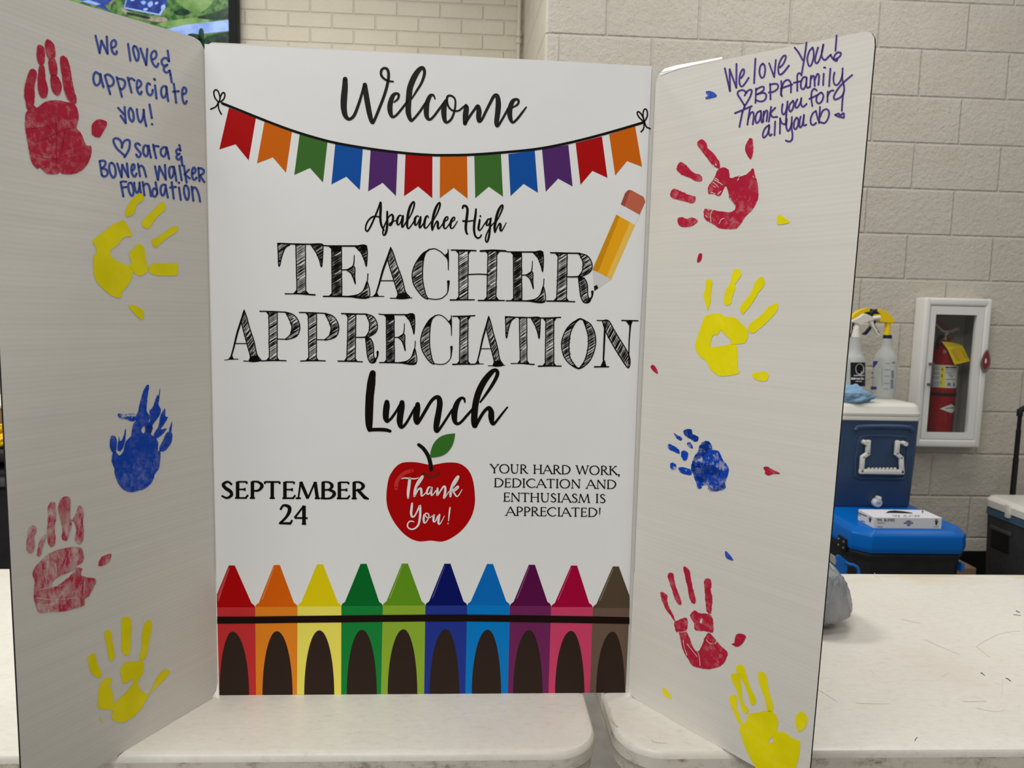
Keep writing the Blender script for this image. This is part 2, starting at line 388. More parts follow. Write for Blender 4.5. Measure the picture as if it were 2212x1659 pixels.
left_wing['label'] = 'side panel with blue handwriting'; right_wing['label'] = 'side panel with purple handwriting'
# lifted liner paper at the top of the right fold
mb = MB(); cp = [PR.at(1425, 159, .0), PR.at(1436, 148, -.008), PR.at(1460, 141, -.010), PR.at(1495, 135, -.006), PR.at(1560, 123, -.001)]
cq = [PR.at(1427, 163, .0005), PR.at(1442, 157, .0005), PR.at(1466, 148, .0005), PR.at(1497, 140.5, .0005), PR.at(1560, 127, .0005)]
mb.add(cp+cq, [(i, i+1, 6+i, 5+i) for i in range(4)]).build('curled_liner', mat('liner_white', rgb(244, 243, 238), .6, .3), board)['label'] = 'curled white paper liner at the fold'
# --- handprints
K = 3.998
def prints(panel, plane, crop, name, m, shapes, label, rag=.45):
    a = Art(plane, .0004, crop)
    for s_ in shapes:
        if isinstance(s_, str): a.fill(s_, rag=rag)
        else: a.fill(s_[0], holes=s_[1:], rag=rag)
    o = a.build(name, m, panel); o['label'] = label; return o
c = (0, 0, K)
prints(left_wing, PL, c, 'handprint', P_RED_L, [
 '225,975 218,1040 218,1105 232,1190 250,1290 275,1400 320,1455 350,1450 410,1500 500,1500 512,1478 540,1500 640,1500 720,1460 770,1390 790,1320 785,1262 745,1250 700,1150 662,1105 672,1060 680,1010 665,930 630,893 570,880 500,865 420,870 370,892 320,930 285,908 240,958',
 '250,950 228,930 222,880 210,830 215,740 240,650 265,600 300,600 318,640 300,740 300,830 290,905',
 '320,430 325,395 350,387 380,408 388,450 385,530 370,560 335,550 318,490', '342,566 378,566 390,620 395,690 410,740 415,790 400,840 360,845 335,800 325,730 330,640',
 '388,385 402,342 430,345 465,380 478,440 473,497 420,503 395,440', '420,515 473,508 495,580 490,648 435,643', '440,655 490,650 530,720 530,780 505,825 465,805 440,740',
 '520,500 545,480 580,505 600,560 612,620 625,700 645,790 662,850 655,895 630,893 580,850 550,760 535,650 522,570',
 '800,1070 850,1030 925,1060 880,1160 850,1188 800,1165 792,1120'], 'dark red adult handprint beside the blue message')
c = (0, 400, K)
prints(left_wing, PL, c, 'handprint', P_YEL, [
 '800,490 830,450 900,400 960,350 1060,305 1090,330 1130,400 1130,440 1070,450 1020,510 950,575 990,640 1060,675 1115,705 1150,740 1130,820 1090,880 1050,930 1045,970 1010,970 960,950 890,895 835,830 808,740 810,620 830,590 830,540',
 '1200,505 1245,545 1255,630 1275,690 1275,740 1230,778 1180,775 1145,730 1110,700 1135,670 1118,610 1130,570 1160,545',
 '1090,275 1088,215 1120,150 1180,85 1215,70 1240,95 1235,130 1185,165 1170,210 1150,250', '1400,145 1430,175 1420,215 1350,280 1290,365 1255,370 1228,345 1232,305 1290,250 1350,190',
 '1530,350 1537,385 1500,420 1450,450 1390,500 1345,535 1318,515 1315,475 1360,450 1430,400 1470,370', '1530,675 1537,700 1535,765 1500,780 1380,780 1310,765 1283,730 1300,690 1340,675 1440,680',
 '1115,1035 1180,1045 1235,1085 1242,1140 1220,1160 1180,1130 1130,1075'], 'yellow handprint lying sideways under the blue message')
c = (0, 800, K)
prints(left_wing, PL, c, 'handprint', P_BLUE, [
 ('975,712 1000,702 1030,735 1065,700 1085,620 1130,570 1135,545 1150,470 1170,440 1165,415 1195,350 1200,320 1230,205 1262,135 1288,135 1272,250 1268,350 1298,400 1285,445 1310,480 1320,500 1300,545 1340,580 1365,620 1365,690 1382,700 1385,760 1370,850 1340,890 1320,950 1280,1000 1230,1030 1125,1052 1060,1025 1020,970 990,890 990,850 965,790', '1220,515 1245,480 1255,520 1238,545'),
 '960,570 995,570 1010,620 1000,705 970,705 948,650', '1030,570 1035,610 1060,590 1088,500 1080,610 1050,690 1015,685',
 '1292,350 1320,320 1362,210 1368,290 1390,345 1370,400 1320,470 1308,540 1265,530 1265,480 1298,430', '1362,260 1385,150 1372,265',
 '1385,400 1425,330 1428,395 1450,405 1420,460 1392,508 1440,503 1400,555 1345,590 1330,550 1370,480', '1440,540 1485,542 1480,620 1430,690 1385,700 1378,670 1415,590', '1460,530 1485,440 1482,522'], 'blue handprint with streaked fingertips')
prints(left_wing, PL, c, 'paint_smear', P_BLUE_DRY, ['1020,375 1080,380 1160,375 1160,440 1090,425 1030,408'], 'faint blue smear', .8)
prints(left_wing, PL, c, 'handprint', P_RED_DRY, [
 '245,1380 270,1343 305,1345 315,1385 295,1440 300,1500 290,1560 260,1580 230,1550 232,1480 240,1430', '320,1600 330,1530 345,1470 390,1415 395,1450 370,1520 350,1600',
 '415,1180 440,1140 475,1145 482,1200 485,1290 470,1350 480,1450 470,1510 430,1520 408,1450 412,1330 418,1250', '500,1190 530,1110 585,1090 610,1130 605,1250 620,1330 600,1400 575,1470 535,1450 540,1370 515,1260',
 '670,1190 690,1168 715,1190 725,1250 715,1300 722,1380 718,1460 690,1500 650,1470 660,1380 640,1310 620,1300 650,1250',
 ('350,1650 430,1580 560,1535 690,1530 722,1590 713,1655 652,1699 708,1710 697,1766 752,1788 829,1804 813,1865 774,1942 735,1975 730,2025 663,2052 553,2080 442,2085 343,2091 299,1997 293,1931 299,1820 282,1765 304,1699', '448,1870 459,1820 520,1776 597,1743 663,1710 630,1754 553,1820 498,1859'),
 '850,1690 862,1640 890,1605 958,1585 950,1640 905,1680'], 'faded dry red handprint near the bottom left', .7)
c = (0, 1200, 3.615)
prints(left_wing, PL, c, 'handprint', P_YEL_DRY, [
 '690,790 720,765 748,775 755,830 790,910 785,950 750,950 705,900 692,850', '820,590 865,590 875,650 890,740 895,790 870,825 850,800 835,700 818,640',
 '948,500 970,480 1015,485 1025,540 1022,600 1022,700 1010,770 985,780 955,750 950,640', '1125,540 1160,505 1183,525 1180,600 1160,690 1150,760 1115,820 1090,800 1105,720 1110,620',
 '960,995 945,930 940,890 985,835 1040,830 1110,825 1125,880 1105,940 1078,985 1090,1040 1150,1082 1180,1050 1230,950 1285,890 1325,910 1290,960 1180,1070 1130,1150 1100,1200 1040,1260 970,1300 920,1300 870,1270 880,1210 790,1200 765,1180 768,1090 780,1010 820,965 872,955 860,1020 885,1090 888,1150 930,1120 1000,1050 1040,990 1040,965 1000,985', '778,1255 800,1300 790,1300'], 'yellow handprint at the bottom of the left wing', .6)
c = (1380, 280, K)
prints(right_wing, PR, c, 'handprint', P_RED, [
 '505,110 540,85 580,110 595,160 640,200 690,270 700,310 690,335 640,310 600,260 555,200 515,150', '325,330 355,280 400,300 470,370 520,385 545,410 540,445 490,445 440,415 370,390 330,350',
 '275,540 300,510 360,530 440,565 487,580 485,620 450,635 380,615 300,595 272,570', '335,770 380,755 410,770 460,758 507,785 480,820 430,840 350,830', '920,140 950,80 978,80 985,130 985,200 965,255 945,235 922,190',
 '600,490 650,420 680,350 730,325 775,350 790,415 860,400 930,385 985,335 1005,400 1025,470 1032,560 1020,620 980,690 920,750 880,810 830,855 710,855 640,815 570,770 565,690 620,690 700,705 800,710 835,660 785,600 770,530 745,490 700,570 640,555 600,550'], 'red handprint with spread fingers under the purple message', .6)
c = (1380, 560, K)
prints(right_wing, PR, c, 'handprint', P_YEL, [
 '580,180 620,175 633,200 625,270 620,310 620,360 600,430 590,435 565,350 560,300 575,250', '845,82 875,95 882,140 850,190 828,218 830,260 805,330 795,380 765,398 735,380 735,330 755,260 795,190 800,140 820,95',
 '1060,150 1085,185 1080,230 1030,290 985,370 930,440 900,475 878,450 880,400 940,330 985,250 1010,190', '1190,380 1203,410 1190,450 1120,530 1040,600 985,638 948,620 945,580 990,530 1060,480 1120,410',
 ('575,490 690,465 740,495 830,505 880,550 930,600 943,660 915,720 870,730 800,738 845,745 850,830 855,950 872,965 850,990 740,1010 680,1000 620,950 580,880 530,840 490,770 495,700 530,600 550,540', '620,755 640,660 680,650 710,610 740,650 785,690 792,730 700,750'),
 '978,985 1040,975 1090,970 1122,1000 1100,1050 1040,1050 990,1025'], 'bright yellow handprint in the middle of the right wing')
c = (1380, 900, K)
prints(right_wing, PR, c, 'handprint', P_BLUE_DRY, [
 '390,120 420,105 455,115 465,150 510,170 512,200 490,218 440,190 400,165 385,140', '300,140 330,160 370,180 365,205 330,190', '415,230 440,220 460,245 465,275 430,260', '250,240 280,240 340,280 350,320 300,300 255,275',
 '370,300 400,295 425,320 415,370 385,378 365,340', '270,410 295,397 322,420 318,455 280,455', '345,440 400,440 445,460 455,500 400,500 355,480',
 '525,250 560,215 605,215 640,280 690,300 730,380 770,430 775,480 760,530 745,575 740,625 640,648 600,630 590,590 540,600 545,615 510,620 490,560 465,490 450,460 455,410 480,340 510,300'], 'small patchy blue handprint', .7)
prints(right_wing, PR, c, 'paint_streak', P_BLUE, ['522,255 560,218 605,218 632,262 590,300 560,340 500,375 495,400 560,410 640,425 700,460 700,510 640,510 600,500 590,540 545,570 480,515 455,460 458,410 485,340 512,300', '392,122 420,108 452,118 465,152 508,172 508,200 490,214 440,188 402,162', '600,600 640,620 700,600 742,585 738,620 640,644'], 'thick blue paint', .7)
c = (1340, 1200, 3.615)
prints(right_wing, PR, c, 'handprint', P_RED, [
 '312,295 330,285 368,315 365,350 385,410 420,480 425,515 385,460 350,410 325,350', '370,150 390,132 415,150 430,230 460,310 478,370 460,385 430,350 400,260 375,190', '492,95 510,88 540,120 555,200 575,290 590,350 575,378 545,350 525,250 500,150',
 '655,200 675,178 705,190 712,240 705,270 718,330 715,390 705,455 675,435 665,370 658,270', ('545,470 580,430 620,450 680,455 715,480 725,540 720,600 660,590 585,580 575,530', '622,500 640,490 635,530 622,525'),
 '420,540 430,515 515,487 525,560 515,590 540,640 570,720 600,748 630,720 660,640 690,605 730,640 770,690 835,755 830,795 800,850 720,885 660,885 570,865 530,810 490,740 470,660 455,600 435,595',
 '890,680 895,640 915,612 960,615 980,640 940,700 905,712 870,690'], 'red handprint near the bottom of the right wing', .6)
prints(right_wing, PR, c, 'handprint', P_YEL, [
 ('940,1320 915,1290 880,1210 862,1170 850,1110 880,1090 908,1105 908,1190 930,1250 960,1312 985,1290 1005,1240 1080,1225 1150,1210 1195,1225 1232,1290 1225,1370 1290,1385 1350,1430 1400,1450 1400,1540 1380,1620 1340,1680 1090,1672 1040,1625 990,1530 950,1430 930,1350', '1155,1455 1190,1415 1190,1460'),
 '865,930 900,920 930,945 945,1030 950,1100 965,1160 1000,1200 990,1235 950,1210 935,1150 910,1060 870,970', '905,870 935,852 965,870 985,930 1015,1030 1055,1110 1050,1160 1020,1160 1000,1090 960,990 915,930',
 '1075,925 1105,908 1135,930 1150,1000 1170,1090 1192,1160 1188,1215 1150,1210 1130,1120 1090,1010', '1370,1260 1410,1220 1455,1250 1450,1330 1400,1375 1378,1350'], 'yellow handprint at the bottom corner of the right wing')
for crop, m, sh, lb in [((1400, 0, K), P_BLUE, '500,790 530,785 570,800 592,830 540,848 500,855 497,840 515,825 500,805', 'small blue painted heart beside the purple message'),
 ((1380, 280, K), P_YEL, '1195,745 1215,737 1245,750 1300,800 1210,820 1190,800 1197,775', 'small yellow painted heart'), ((1380, 280, K), P_RED, '515,1080 530,1068 545,1075 540,1120 515,1147 502,1135', 'small red dab above the yellow hand'),
 ((1380, 560, K), P_RED, '102,925 125,912 155,950 162,988 130,970 108,945', 'small red dab near the fold'), ((1380, 900, K), P_RED, '1075,440 1110,432 1150,455 1220,492 1160,495 1120,508 1088,490 1090,470', 'red painted heart'),
 ((1380, 900, K), P_BLUE, '745,1165 765,1170 812,1230 808,1243 760,1225 745,1195', 'small blue painted heart low on the wing'), ((1340, 1200, 3.615), P_YEL, '328,1040 350,1040 370,1065 403,1118 365,1105 338,1090 336,1072', 'small yellow painted heart near the table')]:
    a = Art(PR, .0005, crop); a.fill(sh, rag=.15); o = a.build('painted_heart' if 'heart' in lb else 'paint_dab', m, right_wing); o['label'] = lb
# --- bare streaks and creases in the prints
M_BARE = mat('bare_board', BOARD, .6, .3); M_CREASE = mat('crease_dark_red', rgb(150, 22, 46), .5, .2)
def streaks(panel, plane, crop, m, txt, w, name='bare_streak'):
    for ln in txt.split(';'): Art(plane, .0006, crop).rib([(x, y, w*random.uniform(.5, 1.1)) for x, y in nums(ln, 2)], cap=False).build(name, m, panel)
streaks(right_wing, PR, (1380, 280, K), M_BARE, '635 452 660 470 690 500;650 432 690 455 725 478;642 486 665 500;655 415 690 440;680 560 695 545 712 530;620 540 645 548 660 556;820 640 800 610 790 590;835 660 815 640;640 690 625 715 620 745 622 800;700 790 720 770 740 765;690 815 705 790;860 410 880 400 905 395;850 440 865 420;985 400 995 415;590 690 610 700;575 740 595 760;670 310 660 290;650 318 640 300', 7)
streaks(left_wing, PL, (0, 0, K), M_CREASE, '225 1110 330 1105 430 1085 520 1060;300 1228 380 1205 460 1165 540 1125 650 1100;480 1020 490 1150 488 1300 490 1470;560 1130 550 1220 530 1300;390 1140 420 1200 450 1260;400 1080 440 1120 470 1160;360 1360 420 1372 500 1368', 4, 'palm_crease')
streaks(right_wing, PR, (1340, 1200, 3.615), M_BARE, '600 740 616 790 622 860;520 690 560 740 600 790;670 655 690 680 720 690;740 690 755 660;490 660 500 720 520 780;440 600 480 598 520 590;545 560 560 580;700 610 690 595', 5)
streaks(left_wing, PL, (0, 1200, 3.615), M_BARE, '340 110 360 190 370 240;300 270 400 245 480 235;430 60 440 120 430 160;520 20 500 90;590 110 560 170;280 330 420 345 600 330;660 200 655 300;330 390 440 375', 4)
# --- handwriting
PEN1 = {'handwritten_line': [
 ((180, 60), 'L 210 135 280 430 310 220 415 440 402 150;S 495 340 540 320 560 270 545 220 515 210 480 250 478 330 500 410 540 450 570 435 570 400;L 765 275 805 560;S 870 310 850 360 875 480 910 560 940 530 945 430 905 330 870 315;L 975 350 1075 635 1092 360;S 1185 540 1225 520 1250 470 1240 410 1205 395 1165 440 1160 510 1185 600 1235 665 1265 655 1280 610;S 1440 390 1450 450 1465 570;S 1460 570 1430 525 1385 515 1345 550 1340 600 1365 640 1395 645 1435 630;S 1430 635 1390 670 1375 700 1385 740 1420 765 1450 750 1470 730;L 1475 730 1490 800 1510 930'),
 ((180, 60), 'S 285 800 250 775 205 760 175 830 180 920 220 980 265 960 290 890 285 800;S 295 790 310 880 345 1010;L 370 820 460 1130;S 380 810 420 795 480 830 520 890 510 960 460 1000 430 985;L 570 840 660 1175;S 580 870 630 870 690 890 715 940 700 1010 660 1050 630 1030;L 760 850 825 1105;S 775 895 800 865 840 870 875 900;S 930 1030 970 1000 990 950 960 900 930 900 915 960 920 1050 950 1120 980 1130 995 1090;S 1140 965 1105 945 1085 990 1085 1070 1110 1130 1150 1150 1180 1110 1185 1060;L 1225 980 1250 1205;L 1210 870 1225 890;S 1410 1000 1360 1000 1330 1060 1335 1140 1365 1190 1400 1170 1420 1100 1415 1010;L 1420 1010 1430 1130 1450 1250;L 1545 955 1565 1100 1585 1280;L 1535 1090 1630 1082;S 1705 1130 1740 1120 1760 1080 1745 1030 1710 1020 1690 1080 1690 1180 1710 1270 1740 1295 1765 1250'),
 ((180, 60), 'L 595 1365 700 1480;L 705 1350 725 1625 640 1500;S 800 1370 775 1430 790 1540 835 1600 860 1550 850 1440 810 1370;S 915 1390 925 1480 945 1570 975 1610 1005 1570 1025 1480 1030 1395;L 1030 1400 1040 1520 1074 1676;L 1130 1310 1170 1540;L 1172 1644 1176 1648'),
 ((190, 250), 'S 580 545 580 480 545 410 490 385 445 395 440 450 490 550 560 620 630 680;S 625 705 690 600 715 500 710 430 670 410 615 440 585 500;S 890 500 860 475 815 480 815 530 860 590 900 640 890 690 855 705 825 660;S 1020 520 975 505 945 560 950 640 985 690 1015 670 1030 590 1020 520;L 1035 510 1050 600 1075 715;L 1115 495 1130 580 1165 725;S 1125 540 1160 515 1205 525;S 1330 540 1285 540 1245 590 1250 660 1290 695 1325 660 1340 590 1335 540;L 1345 540 1365 630 1385 735;L 1560 500 1580 595;S 1575 590 1545 570 1510 590 1515 640 1545 655 1565 650;S 1560 655 1520 680 1515 725 1545 750 1575 730 1595 700;L 1595 700 1610 850'),
 ((190, 250), 'L 200 770 240 1020;S 200 775 260 765 300 790 290 850 240 890;S 240 900 300 910 335 960 320 1020 270 1035 240 1010;S 405 800 370 830 365 920 400 1020 435 1055 470 1010 470 910 440 830 405 800;L 500 815 575 1045 585 835 690 1045 665 815;S 760 935 790 900 795 850 770 825 745 870 745 950 770 1020 805 1035 830 985;L 855 820 890 1035;S 870 880 910 850 950 890 975 970 995 1040;L 1145 865 1195 1095 1220 865 1330 1090 1315 840;S 1450 870 1400 880 1385 950 1400 1040 1425 1060 1455 1010 1465 930 1455 870;L 1470 870 1490 980 1510 1110;L 1560 850 1600 1100;L 1640 855 1660 1000 1685 1140;L 1725 920 1650 1000 1740 1070;S 1790 990 1830 960 1835 910 1805 885 1780 930 1775 1010 1795 1080 1825 1090 1855 1055;L 1885 890 1905 1115;S 1890 900 1940 900 1980 940 1960 990 1910 1020;L 1910 1020 1985 1130'),
 ((190, 250), 'L 560 1130 605 1375;S 560 1135 600 1120 655 1125;L 575 1225 655 1215;S 720 1140 690 1170 700 1280 745 1365 780 1320 770 1210 735 1140;S 790 1140 800 1230 830 1310 860 1290 880 1200 880 1140;S 880 1140 890 1250 905 1320;L 935 1130 965 1360;S 945 1200 990 1160 1035 1180 1060 1270 1075 1370;S 1180 1270 1130 1240 1100 1290 1110 1360 1145 1380 1185 1330;L 1155 1135 1185 1310;S 1320 1180 1270 1180 1240 1240 1250 1330 1280 1360 1310 1310 1325 1220;L 1325 1180 1340 1280 1365 1395;L 1430 1135 1465 1415;L 1405 1225 1500 1215;L 1555 1225 1585 1435;L 1550 1143 1560 1146;S 1665 1190 1640 1230 1650 1350 1690 1435 1720 1390 1720 1270 1690 1200 1665 1190;L 1770 1210 1800 1450;S 1780 1270 1815 1220 1860 1260 1895 1360 1915 1465')]}
for (o_, txt) in PEN1['handwritten_line']:
    Art(PL, .0003, (*o_, 7.9)).pen(txt, 37).build('handwritten_line', M_PEN_B, left_wing)['label'] = 'line of blue marker handwriting'
PEN2 = ['L 108 605 185 945 180 620 280 895 282 540;S 350 750 390 690 395 630 370 625 335 700 325 810 345 870 380 865 430 800 465 745;L 565 460 545 825;S 680 535 640 570 625 660 650 740 690 730 710 640 700 560 670 535;L 770 530 845 735 870 480;S 930 590 980 540 1015 460 1015 415 975 430 925 520 905 630 925 695 970 680 1030 610 1065 565;S 1150 295 1210 370 1270 480;L 1328 220 1300 430 1255 690;S 1420 295 1370 350 1340 460 1360 560 1395 560 1430 460 1435 350 1415 295;S 1500 295 1470 400 1455 490 1480 530 1520 480 1560 360 1580 250;S 1580 250 1555 370 1560 440 1600 480 1650 440 1690 400;L 1778 115 1760 340;S 1690 405 1720 460 1770 495 1790 470;S 1730 465 1750 410 1790 370 1840 375 1830 420 1780 460 1735 475',
 'S 405 1010 430 960 480 925 510 940 490 1020 430 1130 405 1160;S 405 1165 340 1060 300 990 315 945 380 930 435 970;L 403 1150 400 1195;L 575 905 565 1120;S 570 930 630 890 685 880 685 930 620 980 585 995;S 590 990 680 970 725 1000 710 1070 650 1100 570 1080;L 785 835 790 1065;S 780 850 850 835 900 850 895 910 830 955 765 965;S 950 795 955 900 945 960 960 1020;S 945 1000 960 900 985 820 1030 780 1075 790 1095 850 1095 965;L 945 905 1115 845;S 1255 710 1220 675 1190 710 1190 800 1190 940;L 1140 820 1250 795;S 1330 740 1280 740 1245 820 1250 900 1290 910 1320 840 1330 750;S 1330 750 1325 850 1340 895 1370 885;L 1395 715 1380 885;S 1390 770 1420 720 1445 740 1450 870;S 1450 780 1490 690 1515 720 1505 850;L 1585 685 1575 855;L 1590 592 1610 595;L 1685 610 1665 870;S 1745 670 1730 760 1745 840 1790 850 1840 780 1865 690;L 1868 605 1860 750 1885 860;S 2010 705 1920 780 1830 870 1760 970 1735 1040 1760 1070 1830 1040 1880 990',
 'L 260 1275 510 1170;L 400 1190 370 1260 325 1480;L 485 1190 470 1280 445 1445;S 455 1370 490 1280 530 1260 540 1330 525 1440;S 640 1240 590 1270 565 1350 580 1420 620 1390 650 1300 645 1240;S 650 1260 650 1340 660 1410 680 1400;L 690 1250 680 1400;S 685 1320 720 1240 745 1250 740 1330 730 1395;L 800 1180 785 1280 765 1400;L 860 1195 790 1270;S 790 1275 820 1330 890 1330;S 970 1140 960 1230 975 1290 1010 1270 1040 1180;L 1045 1100 1025 1300 1020 1450;S 1130 1090 1080 1140 1065 1210 1090 1250 1125 1200 1140 1120 1120 1090;S 1190 1070 1165 1130 1165 1190 1200 1180 1240 1110 1250 1050;S 1250 1050 1245 1130 1275 1180 1330 1135;S 1480 935 1440 910 1405 960 1400 1060 1415 1170;L 1370 1060 1500 1000;S 1545 965 1490 1010 1475 1090 1510 1130 1560 1090 1580 1010 1550 965;L 1645 950 1640 1105;S 1640 1020 1680 950 1730 935;S 1885 860 1890 930 1870 1020 1855 1240',
 'S 770 1450 710 1500 675 1590 690 1640 740 1590 770 1500 770 1450;S 770 1460 765 1550 780 1610 810 1590;L 860 1400 850 1605;L 935 1350 930 1580;S 935 1370 960 1420 1000 1440 1030 1400;S 1035 1360 1025 1470 1050 1540 1085 1500 1110 1420;S 1110 1330 1105 1480 1118 1590 1113 1660 1085 1695 1050 1695 1020 1683;S 1180 1340 1145 1400 1140 1490 1170 1510 1200 1450 1205 1370 1180 1340;S 1240 1325 1225 1400 1225 1480 1255 1470 1280 1390 1290 1300;S 1290 1300 1280 1420 1295 1460 1325 1445;S 1470 1240 1420 1280 1390 1360 1395 1430 1430 1450 1470 1420;S 1470 1245 1490 1330 1515 1410;L 1530 1180 1515 1420;S 1530 1330 1570 1240 1630 1215 1665 1260 1650 1350 1600 1420 1540 1410;S 1760 1300 1810 1280 1830 1310 1880 1275 1885 1340 1850 1335 1790 1320 1755 1298']
for txt in PEN2:
    Art(PR, .0003, (1550, 60, 6.913)).pen(txt, 27).build('handwritten_line', M_PEN_P, right_wing)['label'] = 'line of purple marker handwriting'
# ================================================================== POSTER
L1, L2, L3, L4 = .0002, .0004, .0006, .0008
poster = thing('poster', (-.07, 1.0, ZB+.002), 'white printed teacher appreciation poster covering the centre panel of the display board', 'poster')
pp = [PC.at(x, y) for x, y in [(442, 95), (600, 102), (800, 112), (1000, 122.5), (1200, 132), (1408, 143), (1400, 330), (1391, 560), (1378, 800), (1367, 1100), (1359, 1300), (1350, 1497), (1346, 1499.5), (1100, 1499), (850, 1500), (700, 1501.5), (473, 1503), (467, 1200), (459, 800), (452, 500)]]
MB().prism(pp, nB*.0006).build('sheet', M_PAPER, poster)
# --- bunting
IK = {k: ink('bunting_'+k, *v) for k, v in dict(red=(150, 8, 10), orange=(178, 86, 8), green=(52, 94, 38), blue=(14, 70, 142), purple=(70, 36, 92)).items()}
c5, c6 = (430, 0, K), (940, 0, K)
def px5(s): return [(430+x/K, y/K) for x, y in nums(s, 2)]
def px6(s): return [(940+x/K, y/K) for x, y in nums(s, 2)]
FL = [('red', px5('258 930 490 1020 428 1385 315 1245 175 1290')), ('orange', px5('565 1050 803 1128 750 1490 637 1358 500 1410')), ('green', px5('870 1150 1110 1210 1070 1575 957 1450 822 1510')),
 ('blue', px5('1178 1225 1415 1275 1388 1640 1272 1525 1143 1592')), ('purple', px5('1482 1285 1715 1320 1700 1692 1585 1578 1460 1652')),
 ('red', px5('1783 1325 2015 1345')+[(933.7, 428), (903.3, 402.5), (872.8, 423.5)]), ('orange', px6('42 1345 275 1345')+[(1010, 429), (980, 405.5), (950, 428)]), ('green', px6('338 1345 568 1330')+[(1086.5, 424.7), (1055.8, 403), (1026.6, 428)]),
 ('blue', px6('632 1330 860 1300')+[(1162, 416.3), (1131, 397), (1102.8, 423.4)]), ('purple', px6('923 1290 1150 1250 1187 1610 1062 1542 955 1655')), ('red', px6('1213 1235 1440 1178 1488 1535 1358 1475 1255 1595')), ('orange', px6('1503 1160 1727 1090 1787 1440 1657 1390 1555 1515'))]
for k, q in FL:
    a = Art(PC, L1); a.poly([q]); a.build('bunting_flag', IK[k], poster)['label'] = 'printed %s swallowtail flag of the bunting' % k
a = Art(PC, L2); st = px5('200 892 400 972 600 1052 800 1126 1000 1188 1200 1238 1500 1288 1800 1324 2000 1338')+px6('60 1340 300 1336 600 1315 900 1283 1200 1223 1500 1145 1790 1060')
a.ribpx([(x, y, 5.4) for x, y in cr(st, False, 5)])
for crp, ss in [(c5, 'S 165 880 135 840 128 790 150 775 170 800 180 850 172 880;S 175 880 185 830 205 800 222 810 215 850 185 880;S 165 885 145 920 100 942;S 165 885 170 940 192 985'), (c6, 'S 1800 1050 1760 1010 1745 975 1760 965 1790 1000 1805 1045;S 1805 1045 1795 990 1805 945 1828 950 1832 1000 1810 1045;S 1805 1055 1800 1110 1778 1138;S 1808 1055 1825 1095 1858 1110')]:
    a.c = crp; a.pen(ss, 12)
a.build('bunting_string', M_BLACK, poster)
# --- script lettering
M_SCRIPT = ink('script_black', 30, 30, 29); M_LUNCH = ink('lunch_black', 14, 10, 9); M_WHITE_INK = mat('unprinted_white', (.90, .905, .90, 1), .42, .45)
Art(PC, L2, (720, 120, 5.027)).brush('''128 255 52 125 350 64 116 450 70 113 560 66 130 650 52 172 690 34 225 650 34 270 540 32 305 430 28 325 340 20;
342 318 50 352 400 58 372 520 58 395 640 54 422 725 40 450 690 32 500 570 32 550 440 32 585 320 32 600 220 32 590 155 30 555 135 26 522 160 28 520 210 28 550 250 24 600 275 22 650 282 18;
660 505 16 700 470 24 710 425 28 680 412 30 645 440 46 618 520 56 615 590 56 630 650 40 655 665 28 700 630 26 780 530 26 810 490 24;
850 470 16 900 390 24 960 290 28 990 190 34 975 135 36 935 150 50 880 230 62 835 340 64 822 430 64 815 520 62 815 620 58 840 700 36 870 690 28 930 620 26 985 540 26 1010 500 20;
1105 470 14 1085 430 24 1050 440 40 1020 510 52 1010 590 58 1015 660 48 1045 695 28 1090 660 26 1150 580 26 1195 520 24;
1225 490 40 1205 540 56 1200 620 58 1210 700 44 1235 725 28 1280 690 26 1310 620 24 1325 540 22 1320 470 20 1280 436 22 1240 445 26 1235 500 24 1255 560 22 1300 598 20 1360 598 20 1410 560 22 1440 545 30;
1440 545 40 1445 570 56 1435 650 60 1430 735 46;1430 742 26 1480 660 28 1530 590 28 1568 548 40 1582 600 56 1578 660 56 1585 710 44 1615 690 30 1650 620 30 1700 520 32 1745 440 36 1780 440 46 1792 520 58 1785 620 58 1772 730 50 1785 765 30 1820 715 26 1880 610 26 1900 570 24;
1945 565 16 2000 530 24 2012 490 26 1985 474 28 1945 500 46 1918 580 56 1918 660 52 1945 725 28 1990 695 26 2050 620 24 2095 560 16''').build('welcome_lettering', M_SCRIPT, poster)
Art(PC, L2, (770, 780, 6.32)).brush('''222 165 84 212 220 96 202 300 112 188 420 113 180 500 112 172 700 110 172 860 96 180 935 66;175 938 50 300 935 50 400 940 50 460 957 40;
415 560 66 412 610 86 402 700 86 402 780 78 418 825 44 450 805 36 480 775 36 540 690 34 590 600 30;622 565 68 615 630 86 600 720 88 590 820 84 605 895 56 640 890 42 690 830 36 760 705 34 800 630 30;
835 590 64 832 650 80 817 740 88 818 810 80 832 845 50 880 780 44 950 660 44 1010 560 44 1070 500 48 1120 500 66 1138 570 78 1125 680 80 1098 830 84 1085 930 66 1105 960 40 1150 905 36 1220 800 34 1290 690 32 1310 660 28;
1480 560 22 1470 515 34 1430 505 40 1380 560 64 1345 660 80 1335 760 80 1350 835 56 1390 855 40 1440 820 36 1510 740 36 1590 650 34;
1690 560 24 1770 450 36 1850 330 44 1910 220 50 1925 150 52 1890 122 48 1830 165 70 1740 280 84 1670 420 88 1630 560 86 1612 700 88 1608 820 88 1612 880 72;1625 895 40 1690 770 44 1750 680 44 1808 638 52 1838 690 76 1840 760 82 1850 835 60 1872 858 42 1910 820 34 1980 730 30 2060 630 22''').build('lunch_lettering', M_LUNCH, poster)
